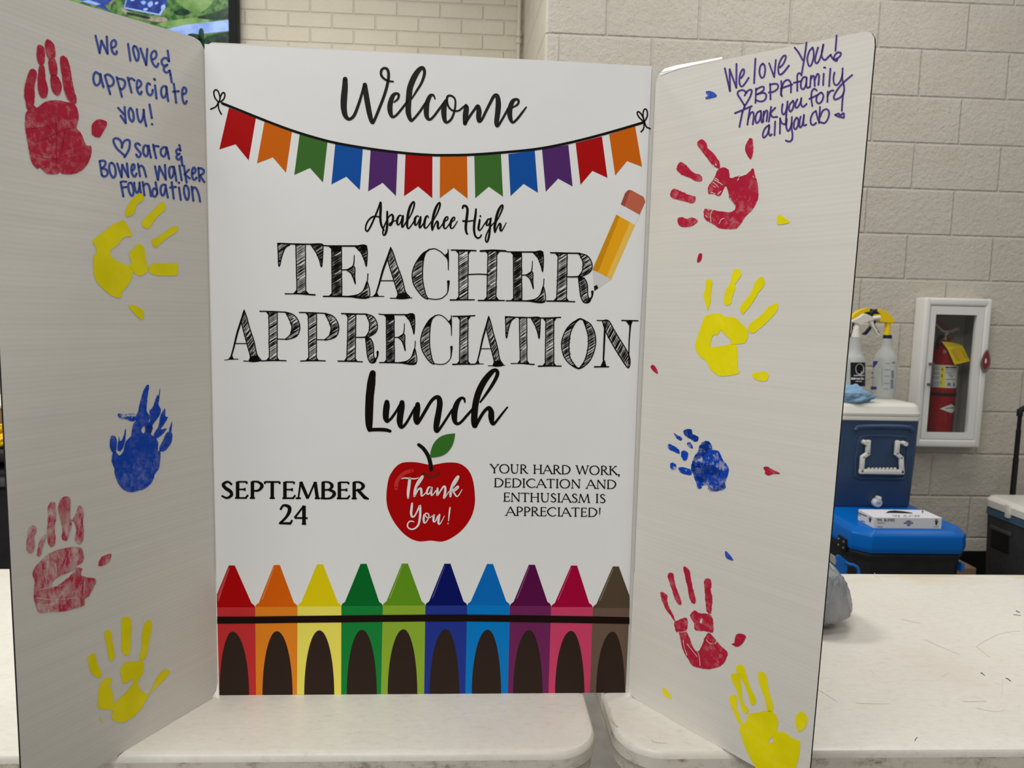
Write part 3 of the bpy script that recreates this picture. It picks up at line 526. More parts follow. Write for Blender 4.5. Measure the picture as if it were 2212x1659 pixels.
Art(PC, L2, (770, 420, 6.32)).brush('''375 490 20 340 420 30 325 320 34 330 200 34 333 110 24;325 105 20 290 210 24 240 330 24 190 440 24 150 500 22 125 480 22 130 420 22 165 350 22 220 305 22 270 300 20 325 310 20;
420 235 26 420 300 30 420 400 32 410 490 32 390 545 28 368 555 18 360 520 20 372 450 20 420 340 18 455 290 20 485 275 26 500 310 32 490 370 30 470 415 26 450 420 20 455 395 18 500 370 16 545 352 14;
615 290 16 590 285 20 565 320 30 553 370 32 562 410 24 585 405 18 610 360 18 630 300 24;637 290 22 632 340 30 622 400 32 625 445 24 650 420 18 685 360 16;
715 330 14 755 250 20 785 160 24 788 110 24 770 105 24 735 160 34 708 250 36 695 340 36 690 420 32 705 465 20 735 440 18 785 365 16 805 330 16;
850 300 16 825 295 20 800 330 32 795 390 32 805 418 22 830 400 18 860 340 18 875 310 24;877 305 22 872 360 30 860 420 32 865 455 22 890 430 18 930 370 16;985 320 12 975 295 18 950 305 28 930 370 34 925 430 30 940 460 20 970 440 16 1025 365 16;
1055 345 14 1100 260 20 1135 170 24 1140 120 24 1122 118 24 1085 180 34 1055 270 36 1038 360 36 1030 430 34 1035 485 24;1040 480 18 1070 410 18 1100 365 22 1112 390 32 1110 440 32 1120 468 22 1145 445 16 1190 380 16;
1205 370 12 1240 345 16 1250 315 18 1230 305 20 1205 340 30 1190 400 34 1195 450 26 1215 465 18 1245 435 16 1285 375 16;1298 378 12 1335 350 16 1342 320 18 1325 312 20 1300 345 30 1283 405 34 1285 450 26 1305 463 18 1335 435 16 1378 365 12;
1450 185 26 1460 155 28 1495 160 32 1515 200 34 1510 280 36 1497 380 36 1492 470 34 1505 530 26 1518 538 20;1455 362 26 1520 365 20 1600 355 18;1632 200 24 1625 280 32 1610 380 34 1605 480 32 1620 560 28 1655 595 24 1690 580 22 1705 550 18;
1692 293 24 1691 300 24;1682 345 26 1675 400 30 1665 460 30 1675 490 20 1700 475 18 1750 400 16 1790 345 16;1820 335 16 1795 340 22 1778 380 28 1775 415 22 1795 420 18 1825 370 18 1838 325 22;1832 330 28 1825 400 30 1818 500 30 1805 590 30 1785 645 24 1765 635 20 1765 580 20 1790 510 18 1830 440 16 1880 385 16;
1910 370 14 1955 285 20 1990 200 24 1998 155 24 1980 150 24 1945 205 34 1915 290 36 1895 390 36 1885 460 34 1890 515 24;1895 510 18 1925 440 18 1955 395 22 1968 420 32 1963 470 32 1975 498 22 2000 470 16 2045 385 12''').build('school_name_lettering', M_BLACK, poster)
# --- sketched serif capitals: outlines plus hatching
def hatch(a, loop, rnd, dens=.6, ang=-38, T=None):
    """hatching strokes clipped to a loop of crop points"""
    ca, sa = math.cos(math.radians(ang)), math.sin(math.radians(ang))
    q = [(x*ca+y*sa, -x*sa+y*ca) for x, y in loop]; lo, hi = min(p[1] for p in q), max(p[1] for p in q); v = lo+2
    while v < hi:
        w = rnd.choice((4.5, 6, 6.5, 7.5, 11))*rnd.uniform(.85, 1.15)*(dens/.6)**.5; xs = []
        for i in range(len(q)):
            (x1, y1), (x2, y2) = q[i], q[(i+1) % len(q)]
            if (y1 <= v) != (y2 <= v): xs.append(x1+(v-y1)/(y2-y1)*(x2-x1))
        xs.sort()
        for i in range(0, len(xs)-1, 2):
            x0, x1 = xs[i]-rnd.uniform(-2, 9), xs[i+1]+rnd.uniform(-2, 9)
            if rnd.random() < .16*(1-dens): x1 = x0+(x1-x0)*rnd.uniform(.3, .6)
            xm = (x0+x1)/2; dv = rnd.uniform(-2.5, 2.5)
            pts = [(u*ca-vv*sa, u*sa+vv*ca, ww) for u, vv, ww in ((x0, v, w*.6), (xm, v+dv, w*1.15), (x1, v, w*.55))]
            a.rib([T(*p) for p in pts], n=3)
        v += w*.6+rnd.choice((4, 5.5, 7, 12))*(.6/dens)**1.4
G = {  # bbox, lines 'x y w', hatched polys (density, points), solid polys ; crop scale 5.53 at (570,500) unless given
 'T': ((160, 138, 705, 765), (570, 500, 5.53), '165 145 16 430 150 16 700 155 16;255 745 14 400 745 12 500 750 16 610 757 18', [(.5, '380 155 495 155 500 740 395 740'), (.6, '165 140 310 150 260 190 230 250 205 330 190 400 175 400 170 240'), (.75, '560 150 690 150 705 200 690 420 660 330 630 260 590 200')], ['350 740 395 690 395 745', '500 700 540 745 500 750']),
 'E': ((700, 160, 1252, 797), (570, 500, 5.53), '700 165 14 780 172 16 1000 173 18 1225 175 20;930 460 14 1000 455 14;1080 285 10 1072 390 14 1040 440 16 990 457 16;710 775 16 1000 777 18 1250 788 18;1243 505 12 1236 590 12 1225 650 12', [(.78, '810 180 925 180 930 770 815 770'), (.8, '1090 180 1225 175 1225 410 1200 340 1160 250'), (.7, '990 460 1080 420 1085 540 1092 625 1070 560 1040 500'), (.75, '1000 775 1120 755 1190 700 1235 600 1250 790')], ['810 178 925 178 925 235 810 240', '1150 176 1225 176 1225 230 1180 235', '770 178 810 178 812 215', '770 775 815 730 815 775']),
 'A': ((1250, 188, 1772, 803), (570, 500, 5.53), '1515 195 12 1470 330 24 1420 470 24 1370 650 20 1340 740 18;1395 588 12 1545 588 12;1250 785 8 1340 775 12 1435 775 10;1510 797 12 1640 797 12 1770 792 10', [(.62, '1515 190 1550 270 1590 400 1650 560 1690 720 1740 790 1590 800 1600 740 1550 580 1480 340 1490 260')], ['1300 775 1340 730 1355 730 1375 775', '1585 795 1605 740 1690 730 1735 792']),
 'C': ((1770, 205, 2215, 815), (570, 500, 5.53), '1965 217 14 2040 207 12 2110 240 12 2170 298 14;2201 215 12 2203 330 16 2203 459 10;2204 598 34 2203 640 24 2190 735 12 2125 796 12 2050 810 12 1955 800 12', [(.64, '1980 215 1900 260 1830 350 1790 430 1770 520 1785 620 1830 700 1900 780 1960 805 1930 740 1900 600 1895 480 1905 350 1930 260')], ['2160 285 2200 245 2206 460 2192 340', '1980 213 1900 258 1835 345 1905 350 1930 260']),
 'H': ((150, 638, 705, 1158), (940, 400, 4.608), '160 645 12 290 648 14 405 652 14;450 655 18 580 650 20 700 655 18;150 1143 14 390 1140 12;430 1148 14 690 1148 12;330 890 12 430 885 12 525 890 12', [(.5, '235 655 330 655 325 1140 235 1140'), (.55, '525 655 615 655 605 1140 515 1140')], ['200 648 235 648 237 690', '330 650 360 650 330 690', '495 655 525 655 525 690', '615 655 650 655 612 700', '205 1140 236 1100 236 1140', '480 1146 516 1105 516 1146', '604 1100 640 1146 604 1146']),
 'R': ((1110, 664, 1580, 1174), (940, 400, 4.608), '1150 672 14 1300 676 14 1440 678 14;1310 912 12 1400 912 14 1440 905 16;1530 1150 24 1560 1110 16 1565 1060 26;1110 1153 14 1250 1155 13 1390 1160 12', [(.58, '1225 680 1315 680 1305 1150 1210 1150'), (.58, '1430 678 1510 700 1555 760 1560 830 1520 880 1430 912 1465 850 1470 760'), (.75, '1425 915 1480 925 1515 990 1520 1100 1545 1145 1520 1170 1480 1165 1450 1110 1435 1000')], ['1190 676 1226 680 1226 720', '1175 1153 1210 1110 1210 1153', '1304 1110 1335 1157 1304 1155']),
 'P': ((428, 98, 838, 618), (470, 650, 4.706), '430 105 12 560 108 12 690 115 12;605 388 10 700 390 10;442 610 12 560 606 12 695 608 12', [(.52, '520 110 605 110 605 605 525 605'), (.62, '690 113 770 140 820 200 835 280 800 360 690 392 740 340 755 260 720 170')], ['490 108 521 108 521 150', '490 607 526 565 526 607', '604 570 635 607 604 607']),
 'I': ((340, 136, 560, 612), (900, 650, 4.424), '345 147 12 450 146 12 555 140 12;345 607 14 450 604 12 560 605 12', [(.55, '415 150 490 150 490 600 410 600')], ['385 148 416 148 416 190', '490 147 520 145 490 190', '380 605 411 565 411 605', '490 570 520 605 490 605']),
 'O': ((1375, 160, 1720, 650), (900, 650, 4.424), '1500 205 12 1560 172 16 1610 190 12;1490 615 12 1545 645 16 1600 625 12', [(.58, '1560 170 1480 215 1420 290 1385 400 1400 510 1450 590 1530 640 1470 550 1455 430 1470 310 1510 220'), (.6, '1590 180 1660 220 1700 300 1712 390 1690 500 1640 590 1560 645 1610 560 1640 430 1635 310')], ['1560 168 1495 205 1520 215', '1590 178 1625 200 1620 260', '1545 648 1610 600 1590 590']),
 'N': ((1698, 180, 2118, 650), (900, 650, 4.424), '1800 230 18 1795 350 18 1785 560 16;1725 187 10 1835 190 10;2040 195 30 2040 260 16 2030 400 12 2028 600 12;1960 187 12 2115 190 12;1700 630 14 1835 630 12', [(.62, '1775 190 1835 190 1900 300 2030 520 2025 640 1960 560 1840 360 1795 260')], ['2000 195 2065 195 2045 240 2035 240', '1755 630 1785 560 1800 570 1815 630'])}
def b_(k, x0, x1, y0, y1): return (k, (x0, y0, x1, y1))
ROW1 = ['T', 'E', 'A', 'C', 'H', b_('E', 1092, 1176.5, 542, 653.5), 'R']
ROW2 = [b_('A', 485, 568, 669.5, 781), 'P', b_('P', 646.4, 732.4, 673.4, 781.6), b_('R', 730.3, 818.5, 675.5, 784.5), b_('E', 818.5, 898.4, 677.4, 787), b_('C', 908.6, 976.9, 680, 788), 'I', b_('A', 1019, 1091, 683, 791), b_('T', 1091, 1167, 683.5, 788.6), b_('I', 1162, 1212, 684.5, 792.3), 'O', 'N']
def sketch_row(row, name):
    a = Art(PC, L2)
    for e in row:
        k, tgt = (e, None) if isinstance(e, str) else e
        (bx0, by0, bx1, by1), cropk, lines, hp, sol = G[k]
        if tgt is None: tgt = (cropk[0]+bx0/cropk[2], cropk[1]+by0/cropk[2], cropk[0]+bx1/cropk[2], cropk[1]+by1/cropk[2])
        sx, sy = (tgt[2]-tgt[0])/(bx1-bx0), (tgt[3]-tgt[1])/(by1-by0)
        def T(x, y, w=None):
            X, Y = tgt[0]+(x-bx0)*sx, tgt[1]+(y-by0)*sy
            return (X, Y) if w is None else (X, Y, w*(sx+sy)/2)
        rnd = random.Random(sum(map(ord, k)))
        for ln in lines.split(';'):
            q = [T(*p) for p in nums(ln, 3)]; q = cr(q, False, 6)
            a.ribpx([(x+rnd.uniform(-.12, .12), y+rnd.uniform(-.12, .12), w) for x, y, w in q])
        for dens, ps in hp:
            lp = nums(ps, 2); q = [T(*p) for p in lp]
            big = len(lp) > 4; out = cr([(*p, 2.2) for p in q]+[(*q[0], 2.2)], False, 5) if big else [(*p, 2.1) for p in q]+[(*q[0], 2.1)]
            if not big:
                o2 = []
                for (p, r) in zip(out, out[1:]):
                    for i in range(8): t = i/8; o2.append((p[0]+(r[0]-p[0])*t+rnd.uniform(-.35, .35), p[1]+(r[1]-p[1])*t+rnd.uniform(-.2, .2), 2.1))
                out = o2+[out[-1]]
            a.ribpx(out, 2)
            hatch(a, lp, rnd, dens, -50 if k in 'A' else (-62 if k == 'N' else -33), T)
        for ps in sol: a.poly([[T(*p) for p in nums(ps, 2)]])
    return a.build(name, M_BLACK, poster)
sketch_row(ROW1, 'teacher_lettering'); sketch_row(ROW2, 'appreciation_lettering')
# --- inscriptional capitals for the small lines: weight 0 thin .. 1 thick, unit cap height, y up
F = {
 'A': (.84, 'L 0.06 0 0 .4 1.0 .2;L .4 1 1 .80 0 1;L .18 .36 0 .62 .36 0', '.06 .80'), 'B': (.68, 'L .16 0 1 .16 1 1;S .16 1 0 .40 .98 .2 .53 .78 1 .42 .55 .2 .16 .53 0;S .36 .54 .1 .58 .42 .8 .62 .24 1 .46 .03 .3 .16 0 0', '.16'),
 'C': (.84, 'S .74 .84 .6 .58 .99 .2 .30 .92 .6 .08 .62 1 .10 .35 1 .32 .06 .6 .58 .01 .2 .76 .14 .2', ''), 'D': (.86, 'L .16 0 1 .16 1 1;S .16 1 0 .48 .97 .3 .74 .72 1 .76 .42 1 .56 .08 .5 .16 0 0', '.16'),
 'E': (.62, 'L .16 0 1 .16 1 1;L .16 .985 0 .54 .985 0;L .54 1.0 .2 .54 .86 .1;L .16 .53 0 .46 .53 0;L .46 .62 .1 .46 .44 .1;L .16 .015 0 .54 .015 .1;L .50 .02 .2 .60 .2 .1', '.16'), 'H': (.86, 'L .16 0 1 .16 1 1;L .70 0 1 .70 1 1;L .16 .52 0 .70 .52 0', '.16 .70 .16t .70t'),
 'I': (.34, 'L .17 0 1 .17 1 1', '.17 .17t'), 'K': (.78, 'L .16 0 1 .16 1 1;L .62 1 .1 .18 .5 .1;L .30 .6 1 .74 0 1', '.16 .16t .62t .74'), 'M': (.98, 'L .10 0 0 .2 1 .2;L .2 1 1 .5 .0 .8;L .5 .0 .1 .8 1 .1;L .8 1 1 .9 0 1', '.10 .9'),
 'N': (.84, 'L .14 0 .1 .14 1 .1;L .14 1 1 .72 0 1;L .72 0 .1 .72 1 .1', '.14 .72t'), 'O': (.94, 'S .46 1 .1 .2 .88 .7 .07 .5 1 .2 .12 .7 .46 0 .1 .72 .12 .7 .85 .5 1 .72 .88 .7 .46 1 .1', ''),
 'P': (.62, 'L .16 0 1 .16 1 1;S .16 1 0 .40 .98 .3 .56 .76 1 .42 .48 .4 .18 .45 0', '.16'), 'R': (.74, 'L .16 0 1 .16 1 1;S .16 1 0 .40 .98 .3 .54 .77 1 .42 .55 .3 .18 .5 0;L .32 .52 .8 .60 .08 1 .74 .0 .2', '.16'),
 'S': (.56, 'S .46 .84 .3 .30 .985 .3 .12 .82 .8 .22 .6 1 .42 .4 1 .46 .18 .8 .28 .01 .3 .08 .12 .2', ''), 'T': (.74, 'L .37 0 1 .37 1 1;L .06 .985 .1 .68 .985 .1;L .06 1 .2 .06 .86 .1;L .68 1 .2 .68 .86 .1', '.37'),
 'U': (.82, 'S .16 1 1 .16 .4 1 .24 .08 .8 .42 0 .3 .60 .1 .1 .66 .4 .1 .66 1 .1', '.16t .66t'), 'W': (1.16, 'L .08 1 1 .34 0 1;L .34 0 .1 .58 1 .1;L .58 1 1 .82 0 1;L .82 0 .1 1.06 1 .1', '.08t 1.06t'),
 'Y': (.8, 'L .08 1 1 .4 .46 1;L .4 .46 .1 .72 1 .1;L .4 .46 1 .4 0 1', '.4 .08t .72t'), ',': (.28, 'S .1 .04 1 .15 -.06 .8 .08 -.2 .1', ''), '!': (.34, 'L .18 1.05 1 .15 .26 .1;L .14 .04 1 .15 .03 1', ''), ' ': (.42, '', ''),
 '2': (.72, 'S .10 .80 .3 .24 1 .3 .50 .92 1 .52 .68 1 .36 .36 .5 .06 .03 .3;L .06 .03 .2 .60 .03 .5;L .58 .02 .2 .66 .22 .1', ''), '4': (.78, 'L .52 0 1 .52 1 1;L .52 1 .1 .06 .34 .2;L .06 .33 .1 .70 .33 .1', '.52')}
def caps(a, text, x0, x1, y0, y1, cap, thin, thick):
    """baseline from (x0,y0) to (x1,y1), cap height in px"""
    tot = sum(F[ch][0] for ch in text); k = (x1-x0)/(tot*cap); pos = 0
    for ch in text:
        adv, st, ser = F[ch]
        def T(x, y): X = x0+(pos+x)*k*cap; return (X, y0+(y1-y0)*(X-x0)/(x1-x0)-y*cap)
        for ln in st.split(';'):
            if not ln: continue
            p = [(*T(x, y), thin+(thick-thin)*w) for x, y, w in nums(ln[1:], 3)]
            a.segs(p) if len(p) > 2 and ln[0] == 'L' else a.ribpx(cr(p, False, 8) if ln[0] == 'S' else p, ln[0] == 'S')
        for sname in ser.split():
            top = sname.endswith('t'); x = float(sname.rstrip('t')); y = .985 if top else .015
            a.ribpx([(*T(x-.11, y), thin), (*T(x, y), thin*1.2), (*T(x+.11, y), thin)], False)
        pos += adv
a = Art(PC, L2); caps(a, 'SEPTEMBER', 476, 795, 1076, 1077.5, 36, 3.5, 7.5); caps(a, '24', 602, 668, 1131.5, 1132.5, 40, 3.6, 7.8)
a.build('date_lettering', M_BLACK, poster)
a = Art(PC, L2)
for tx, x0, x1, y0, y1 in [('YOUR HARD WORK,', 1058, 1341, 1021.5, 1026), ('DEDICATION AND', 1066, 1332, 1052, 1056), ('ENTHUSIASM IS', 1086, 1309, 1083, 1086.5), ('APPRECIATED!', 1092, 1300, 1113.5, 1116.5)]:
    caps(a, tx, x0, x1, y0, y1, 18.8, 1.55, 2.9)
a.build('thanks_lettering', M_BLACK, poster)
# --- pencil
c2 = (940, 400, 4.608)
for nm, col, sh, lf in [('eraser', (168, 88, 66), '1848 190 1890 85 1915 55 1950 48 2020 86 2075 116 2092 165 2035 295', L1), ('eraser', (140, 66, 54), '1848 190 1890 80 1915 53 1932 47 1950 52 1925 85 1885 212', L2), ('ferrule', (198, 198, 200), '1848 190 2037 297 1990 397 1803 292', L1),
 ('pencil_barrel', (180, 124, 14), '1803 292 1837 311 1622 866 1565 842', L1), ('pencil_barrel', (206, 146, 22), '1837 311 1940 369 1705 911 1622 866', L1), ('pencil_barrel', (212, 168, 76), '1940 369 1990 397 1752 940 1705 911', L1), ('pencil_wood', (184, 184, 186), '1565 842 1752 940 1625 1025 1610 992 1580 1005', L1), ('pencil_lead', (28, 24, 24), '1580 1005 1610 992 1625 1025 1585 1055', L1)]:
    Art(PC, lf, c2).fill(sh, False).build('printed_'+nm, ink('pencil_%d' % (sum(col)*7+col[2]), *col), poster)
# --- apple
c8 = (820, 920, 6.145)
Art(PC, L1, c8).fill('680 520 580 500 480 482 380 480 300 490 230 530 170 600 120 700 95 850 90 980 110 1100 160 1220 230 1330 320 1430 420 1500 520 1532 600 1530 680 1522 760 1532 830 1535 920 1505 1040 1430 1140 1330 1220 1200 1260 1060 1265 930 1245 750 1200 620 1130 540 1050 497 960 485 860 490 760 508').build('printed_apple', ink('apple_red', 150, 2, 4), poster)
Art(PC, L2, c8).brush('580 627 34 620 660 40 680 673 42 740 660 40 785 627 34').build('printed_apple_dimple', ink('apple_brown', 100, 26, 14), poster)
Art(PC, L2, c8).brush('220 828 50 225 750 50 270 680 50 340 620 50 430 593 48').build('printed_apple_shine', ink('apple_shine', 172, 44, 42), poster)
Art(PC, L2, c8).brush('518 250 44 580 300 50 640 390 52 670 480 54 685 580 52').build('printed_apple_stem', ink('stem', 18, 16, 14), poster)
Art(PC, L3, c8).fill([tuple(p) for p in cr(nums('668 423 680 330 720 230 790 155 880 115 1003 98', 2))+cr(nums('1003 98 990 180 960 270 900 350 830 395 750 415 668 423', 2))], False).build('printed_leaf', ink('leaf', 48, 98, 34), poster)
Art(PC, L4, c8).brush('''295 702 14 330 692 16 400 698 18 470 702 16 515 690 12;400 700 36 392 780 40 380 880 38 378 955 26;480 830 12 530 760 18 570 690 22 575 668 22 555 680 26 510 750 36 475 840 38 462 930 32;468 930 20 510 850 20 545 830 26 555 870 30 555 920 24 575 925 16 620 880 14;
675 810 16 650 820 24 628 870 26 635 905 22 665 890 16 690 830 22;695 820 22 685 880 28 690 920 22 715 905 14 745 860 14;770 830 26 765 880 30 765 920 24;772 920 18 810 860 20 850 805 24 872 820 28 868 890 32 855 955 26 875 940 14 920 870 12;
960 830 12 1010 760 18 1045 690 22 1045 668 22 1020 690 28 980 760 36 950 850 38 940 935 30;950 880 14 1000 830 18 1040 800 20 1040 825 20 1000 860 18 975 870 18 990 890 22 1020 935 18 1050 920 14 1095 845 10;
432 1030 26 425 1090 32 418 1160 32 432 1205 26 465 1195 20 500 1130 20 530 1065 28;540 1060 26 540 1130 30 535 1220 30 515 1310 26 470 1360 22 420 1372 20 380 1350 18 370 1310 18 395 1270 16 430 1265 16 458 1275 10;
590 1180 22 585 1230 28 590 1280 24 610 1285 16 640 1240 16 655 1185 16 630 1160 16 605 1170 16 620 1210 14 660 1220 12 700 1195 12;722 1185 26 715 1230 30 718 1270 22 740 1265 16 775 1195 18;795 1180 26 785 1230 30 780 1285 28 795 1305 18 825 1265 12 860 1195 8;935 1085 20 925 1160 20 915 1262 12;909 1296 18 908 1299 18''').build('thank_you_lettering', M_WHITE_INK, poster)
# --- crayons
TOPX = [500.7, 598, 691.3, 785.4, 874.7, 966.5, 1058.6, 1149, 1240.1, 1330.2]; TOPY = [1221.5, 1220.5, 1219, 1218, 1217.6, 1217.7, 1218.3, 1220, 1221.7, 1223.6]
BX = [469, 551.2, 642.7, 737.3, 826.9, 919, 1009.2, 1101.5, 1190.5, 1280.5, 1359.6]; BBX = [473.8, 553, 641.6, 737, 823, 916.2, 1005, 1097, 1184.6, 1274, 1350.8]
SHY = [1312, 1311, 1310, 1309, 1308, 1308, 1308, 1309, 1311.5, 1313.5]; BANDY = [(1332, 1347.3), (1331.7, 1346.8), (1330.5, 1345.5), (1329.5, 1344.5), (1328.5, 1343.3), (1327.7, 1342.5), (1327.5, 1342.5), (1328.6, 1343.5), (1330, 1345), (1331.5, 1346.5), (1333.3, 1347.8)]
ARC = [(473.9, 538, 502.2, 1364.3), (566.8, 632, 598, 1363.4), (657, 722, 690, 1361.6), (749, 814, 782, 1360.4), (837.4, 901.5, 871.8, 1359.3), (928, 992, 963, 1359.3), (1019, 1082.5, 1054, 1360), (1108.4, 1172, 1143.2, 1361), (1199, 1262.3, 1234, 1362.7), (1287.8, 1350, 1324, 1364.5)]
BOT = [1502, 1501.5, 1501, 1500.3, 1499.5, 1499, 1498.8, 1499, 1499.2, 1499.3, 1498]
CRC = [('red', (152, 2, 6), (172, 42, 44)), ('orange', (190, 84, 6), (200, 116, 28)), ('yellow', (196, 178, 8), (208, 196, 84)), ('dark green', (4, 90, 34), (18, 112, 48)), ('lime green', (84, 130, 22), (122, 152, 44)), ('navy blue', (4, 14, 84), (30, 46, 124)), ('sky blue', (4, 92, 164), (4, 106, 174)), ('purple', (76, 10, 60), (96, 32, 78)), ('pink', (142, 2, 48), (176, 56, 90)), ('brown', (72, 60, 46), (92, 74, 64))]
M_ARC = ink('crayon_dark', 42, 30, 24); M_BAND = ink('crayon_band', 22, 10, 6)
for i, (nm, c1, c2_) in enumerate(CRC):
    xl, xr, bl, br, sh = BX[i], BX[i+1], BBX[i], BBX[i+1], SHY[i]
    if i < 9 and i > 0: pass
    a = Art(PC, L1); a.poly([[(xl, sh), (xr, sh), (br, BOT[i+1]), (bl, BOT[i])]])
    body = a.build('printed_crayon', ink('crayon_body_'+nm, *c2_), poster); body['label'] = 'printed %s crayon' % nm
    tx, ty = TOPX[i], TOPY[i]
    l = [(tx-6.5, ty), (tx+6.5, ty)]
    l += [(xr-8, sh-9), (xr-2, sh-4.5), (xr, sh)] if i < 9 else [(1359.8, 1287), (1359.8, sh)]
    l += [(xl, sh), (xl+2, sh-4.5), (xl+8, sh-9)] if i > 0 else [(468.8, sh), (468.6, 1284)]
    a = Art(PC, L1); a.poly([l]); a.build('crayon_tip', ink('crayon_tip_'+nm, *c1), body)
    a = Art(PC, L2); a.poly([[(tx-6, ty+3), (tx-5.2, ty+6), (xl+17, sh-17), (xl+13, sh-14)]]) if i else a.poly([[(tx-6, ty+3), (tx-5, ty+8), (472, 1300), (469.2, 1287)]])
    if nm not in ('yellow', 'dark green', 'sky blue'): a.build('crayon_shine', ink('crayon_shine_'+nm, *[min(255, int(v*.72+62)) for v in c1]), body)
    x0, x1, xt, yt = ARC[i]; q = []
    yb = BOT[i]-.2
    for k in range(13):
        t = math.pi/2*k/12; q.append((x0+(xt-x0)*(1-math.cos(t)), yb-(yb-yt)*math.sin(t)))
    for k in range(11, -1, -1):
        t = math.pi/2*k/12; q.append((x1-(x1-xt)*(1-math.cos(t)), yb-(yb-yt)*math.sin(t)))
    a = Art(PC, L2); a.poly([q]); a.build('crayon_arch', M_ARC, body)
a = Art(PC, L3)
for i in range(10): a.poly([[(BX[i], BANDY[i][0]), (BX[i+1], BANDY[i+1][0]), (BX[i+1], BANDY[i+1][1]), (BX[i], BANDY[i][1])]])
a.build('crayon_band', M_BAND, poster)
# ================================================================== TABLES
def table_mat():
    m = mat('table_plastic', rgb(232, 227, 214), .34, .5); nt, N, L, b = nodes(m); co = objcoord(nt)
    base = ramp(nt, noise(nt, co, 2.2, 5), [(.3, rgb(229, 226, 217)), (.55, rgb(224, 219, 209)), (.75, rgb(218, 207, 197))])
    st = ramp(nt, noise(nt, co, 70, 8, (1, 2, 1), .8), [(.28, rgb(140, 130, 116)), (.42, rgb(236, 234, 228)), (.6, (1, 1, 1, 1))])
    mx = N.new('ShaderNodeMixRGB'); mx.blend_type = 'MULTIPLY'; mx.inputs[0].default_value = .35
    sy = N.new('ShaderNodeSeparateXYZ'); L.new(co, sy.inputs[0]); mr = N.new('ShaderNodeMapRange'); mr.inputs['From Min'].default_value = .24; mr.inputs['From Max'].default_value = .325; L.new(sy.outputs['Y'], mr.inputs[0])
    sm = N.new('ShaderNodeMath'); sm.operation = 'MULTIPLY'; L.new(mr.outputs[0], sm.inputs[0]); L.new(ramp(nt, noise(nt, co, 7, 4, (1, 3, 1)), [(.45, (0, 0, 0, 1)), (.65, (.8, .8, .8, 1))]), sm.inputs[1])
    ms = N.new('ShaderNodeMixRGB'); L.new(sm.outputs[0], ms.inputs[0]); L.new(base, ms.inputs[1]); ms.inputs[2].default_value = rgb(214, 190, 150); L.new(ms.outputs[0], mx.inputs[1]); L.new(st, mx.inputs[2])
    L.new(mx.outputs[0], b.inputs['Base Color'])
    L.new(bump(nt, noise(nt, co, 160, 4), .12, .0015), b.inputs['Normal']); return m
M_TAB = table_mat()
def rim_mat():
    m = mat('table_rim', rgb(226, 220, 206), .4, .5); nt, N, L, b = nodes(m); co = objcoord(nt)
    f = noise(nt, co, 26, 8, (1, 1, 1.6), .75)
    L.new(ramp(nt, f, [(.34, rgb(150, 138, 122)), (.42, rgb(200, 193, 179)), (.50, rgb(218, 212, 200))]), b.inputs['Base Color'])
    L.new(bump(nt, noise(nt, co, 120, 4), .12, .0015), b.inputs['Normal']); return m
M_RIM = rim_mat()
M_LEG = mat('grey_steel', rgb(120, 120, 122), .4, .5, .6)
FR_Y, BK_Y = .860, 1.515
def rr_loop(x0, x1, y0, y1, r, inset, seg=10):
    pts = []; r2 = max(.002, r-inset); x0 += inset; x1 -= inset; y0 += inset; y1 -= inset
    for cx, cy, a0 in ((x1-r2, y1-r2, 0), (x0+r2, y1-r2, 90), (x0+r2, y0+r2, 180), (x1-r2, y0+r2, 270)):
        for i in range(seg+1): a = math.radians(a0+90*i/seg); pts.append((cx+r2*math.cos(a), cy+r2*math.sin(a)))
    return pts
def table(x0, x1, label, group, xlean):
    t = thing('folding_table', ((x0+x1)/2, (FR_Y+BK_Y)/2, 0), label, 'table', group)
    mb = MB(); prof = [(.030, 0), (.012, .0), (.008, -.0004), (.004, -.0018), (.0012, -.005), (0, -.010)]
    rings = [[Vector((x, y, TABLE_Z+dz)) for x, y in rr_loop(x0, x1, FR_Y, BK_Y, .062, ins)] for ins, dz in prof]
    n = len(rings[0]); mb.v = [p for R in rings for p in R]
    mb.f = [(i*n+k, i*n+(k+1) % n, (i+1)*n+(k+1) % n, (i+1)*n+k) for i in range(len(rings)-1) for k in range(n)]+[tuple(range(n))]
    top = mb.build('tabletop', M_TAB, t, smooth=True, angle=.5)
    mb = MB(); prof = [(0, -.010), (0, -.026), (.0015, -.028), (.003, -.031), (.003, -.046), (.012, -.046), (.012, -.03)]
    rings = [[Vector((x, y, TABLE_Z+dz)) for x, y in rr_loop(x0, x1, FR_Y, BK_Y, .062, ins)] for ins, dz in prof]
    mb.v = [p for R in rings for p in R]
    mb.f = [(i*n+k, i*n+(k+1) % n, (i+1)*n+(k+1) % n, (i+1)*n+k) for i in range(len(rings)-1) for k in range(n)]+[tuple(range(n))]
    mb.build('rim', M_RIM, t, smooth=True, angle=.5)
    for xx in (x0+.28, x1-.28):
        mb = MB(); ya, yb = FR_Y+.09, BK_Y-.09
        mb.tube([(xx, ya, TABLE_Z-.03), (xx, ya, .014), (xx, ya+.02, .0135), (xx, yb-.02, .0135), (xx, yb, .014), (xx, yb, TABLE_Z-.03)], .0135, 10)
        mb.tube([(xx, ya, .32), (xx, yb, .32)], .010, 8); mb.build('leg_frame', M_LEG, t, smooth=True)
    return t, top
xa = on_z(1275, 1559, TABLE_Z).x+.004; xb = on_z(1303, 1530, TABLE_Z).x+.006
t1, top1 = table(xa-1.83, xa, 'white plastic folding table under the left part of the display board', 'white folding tables', 0)
t2, top2 = table(xb, xb+1.83, 'white plastic folding table on the right, carrying the grey plastic bag', 'white folding tables', 0)
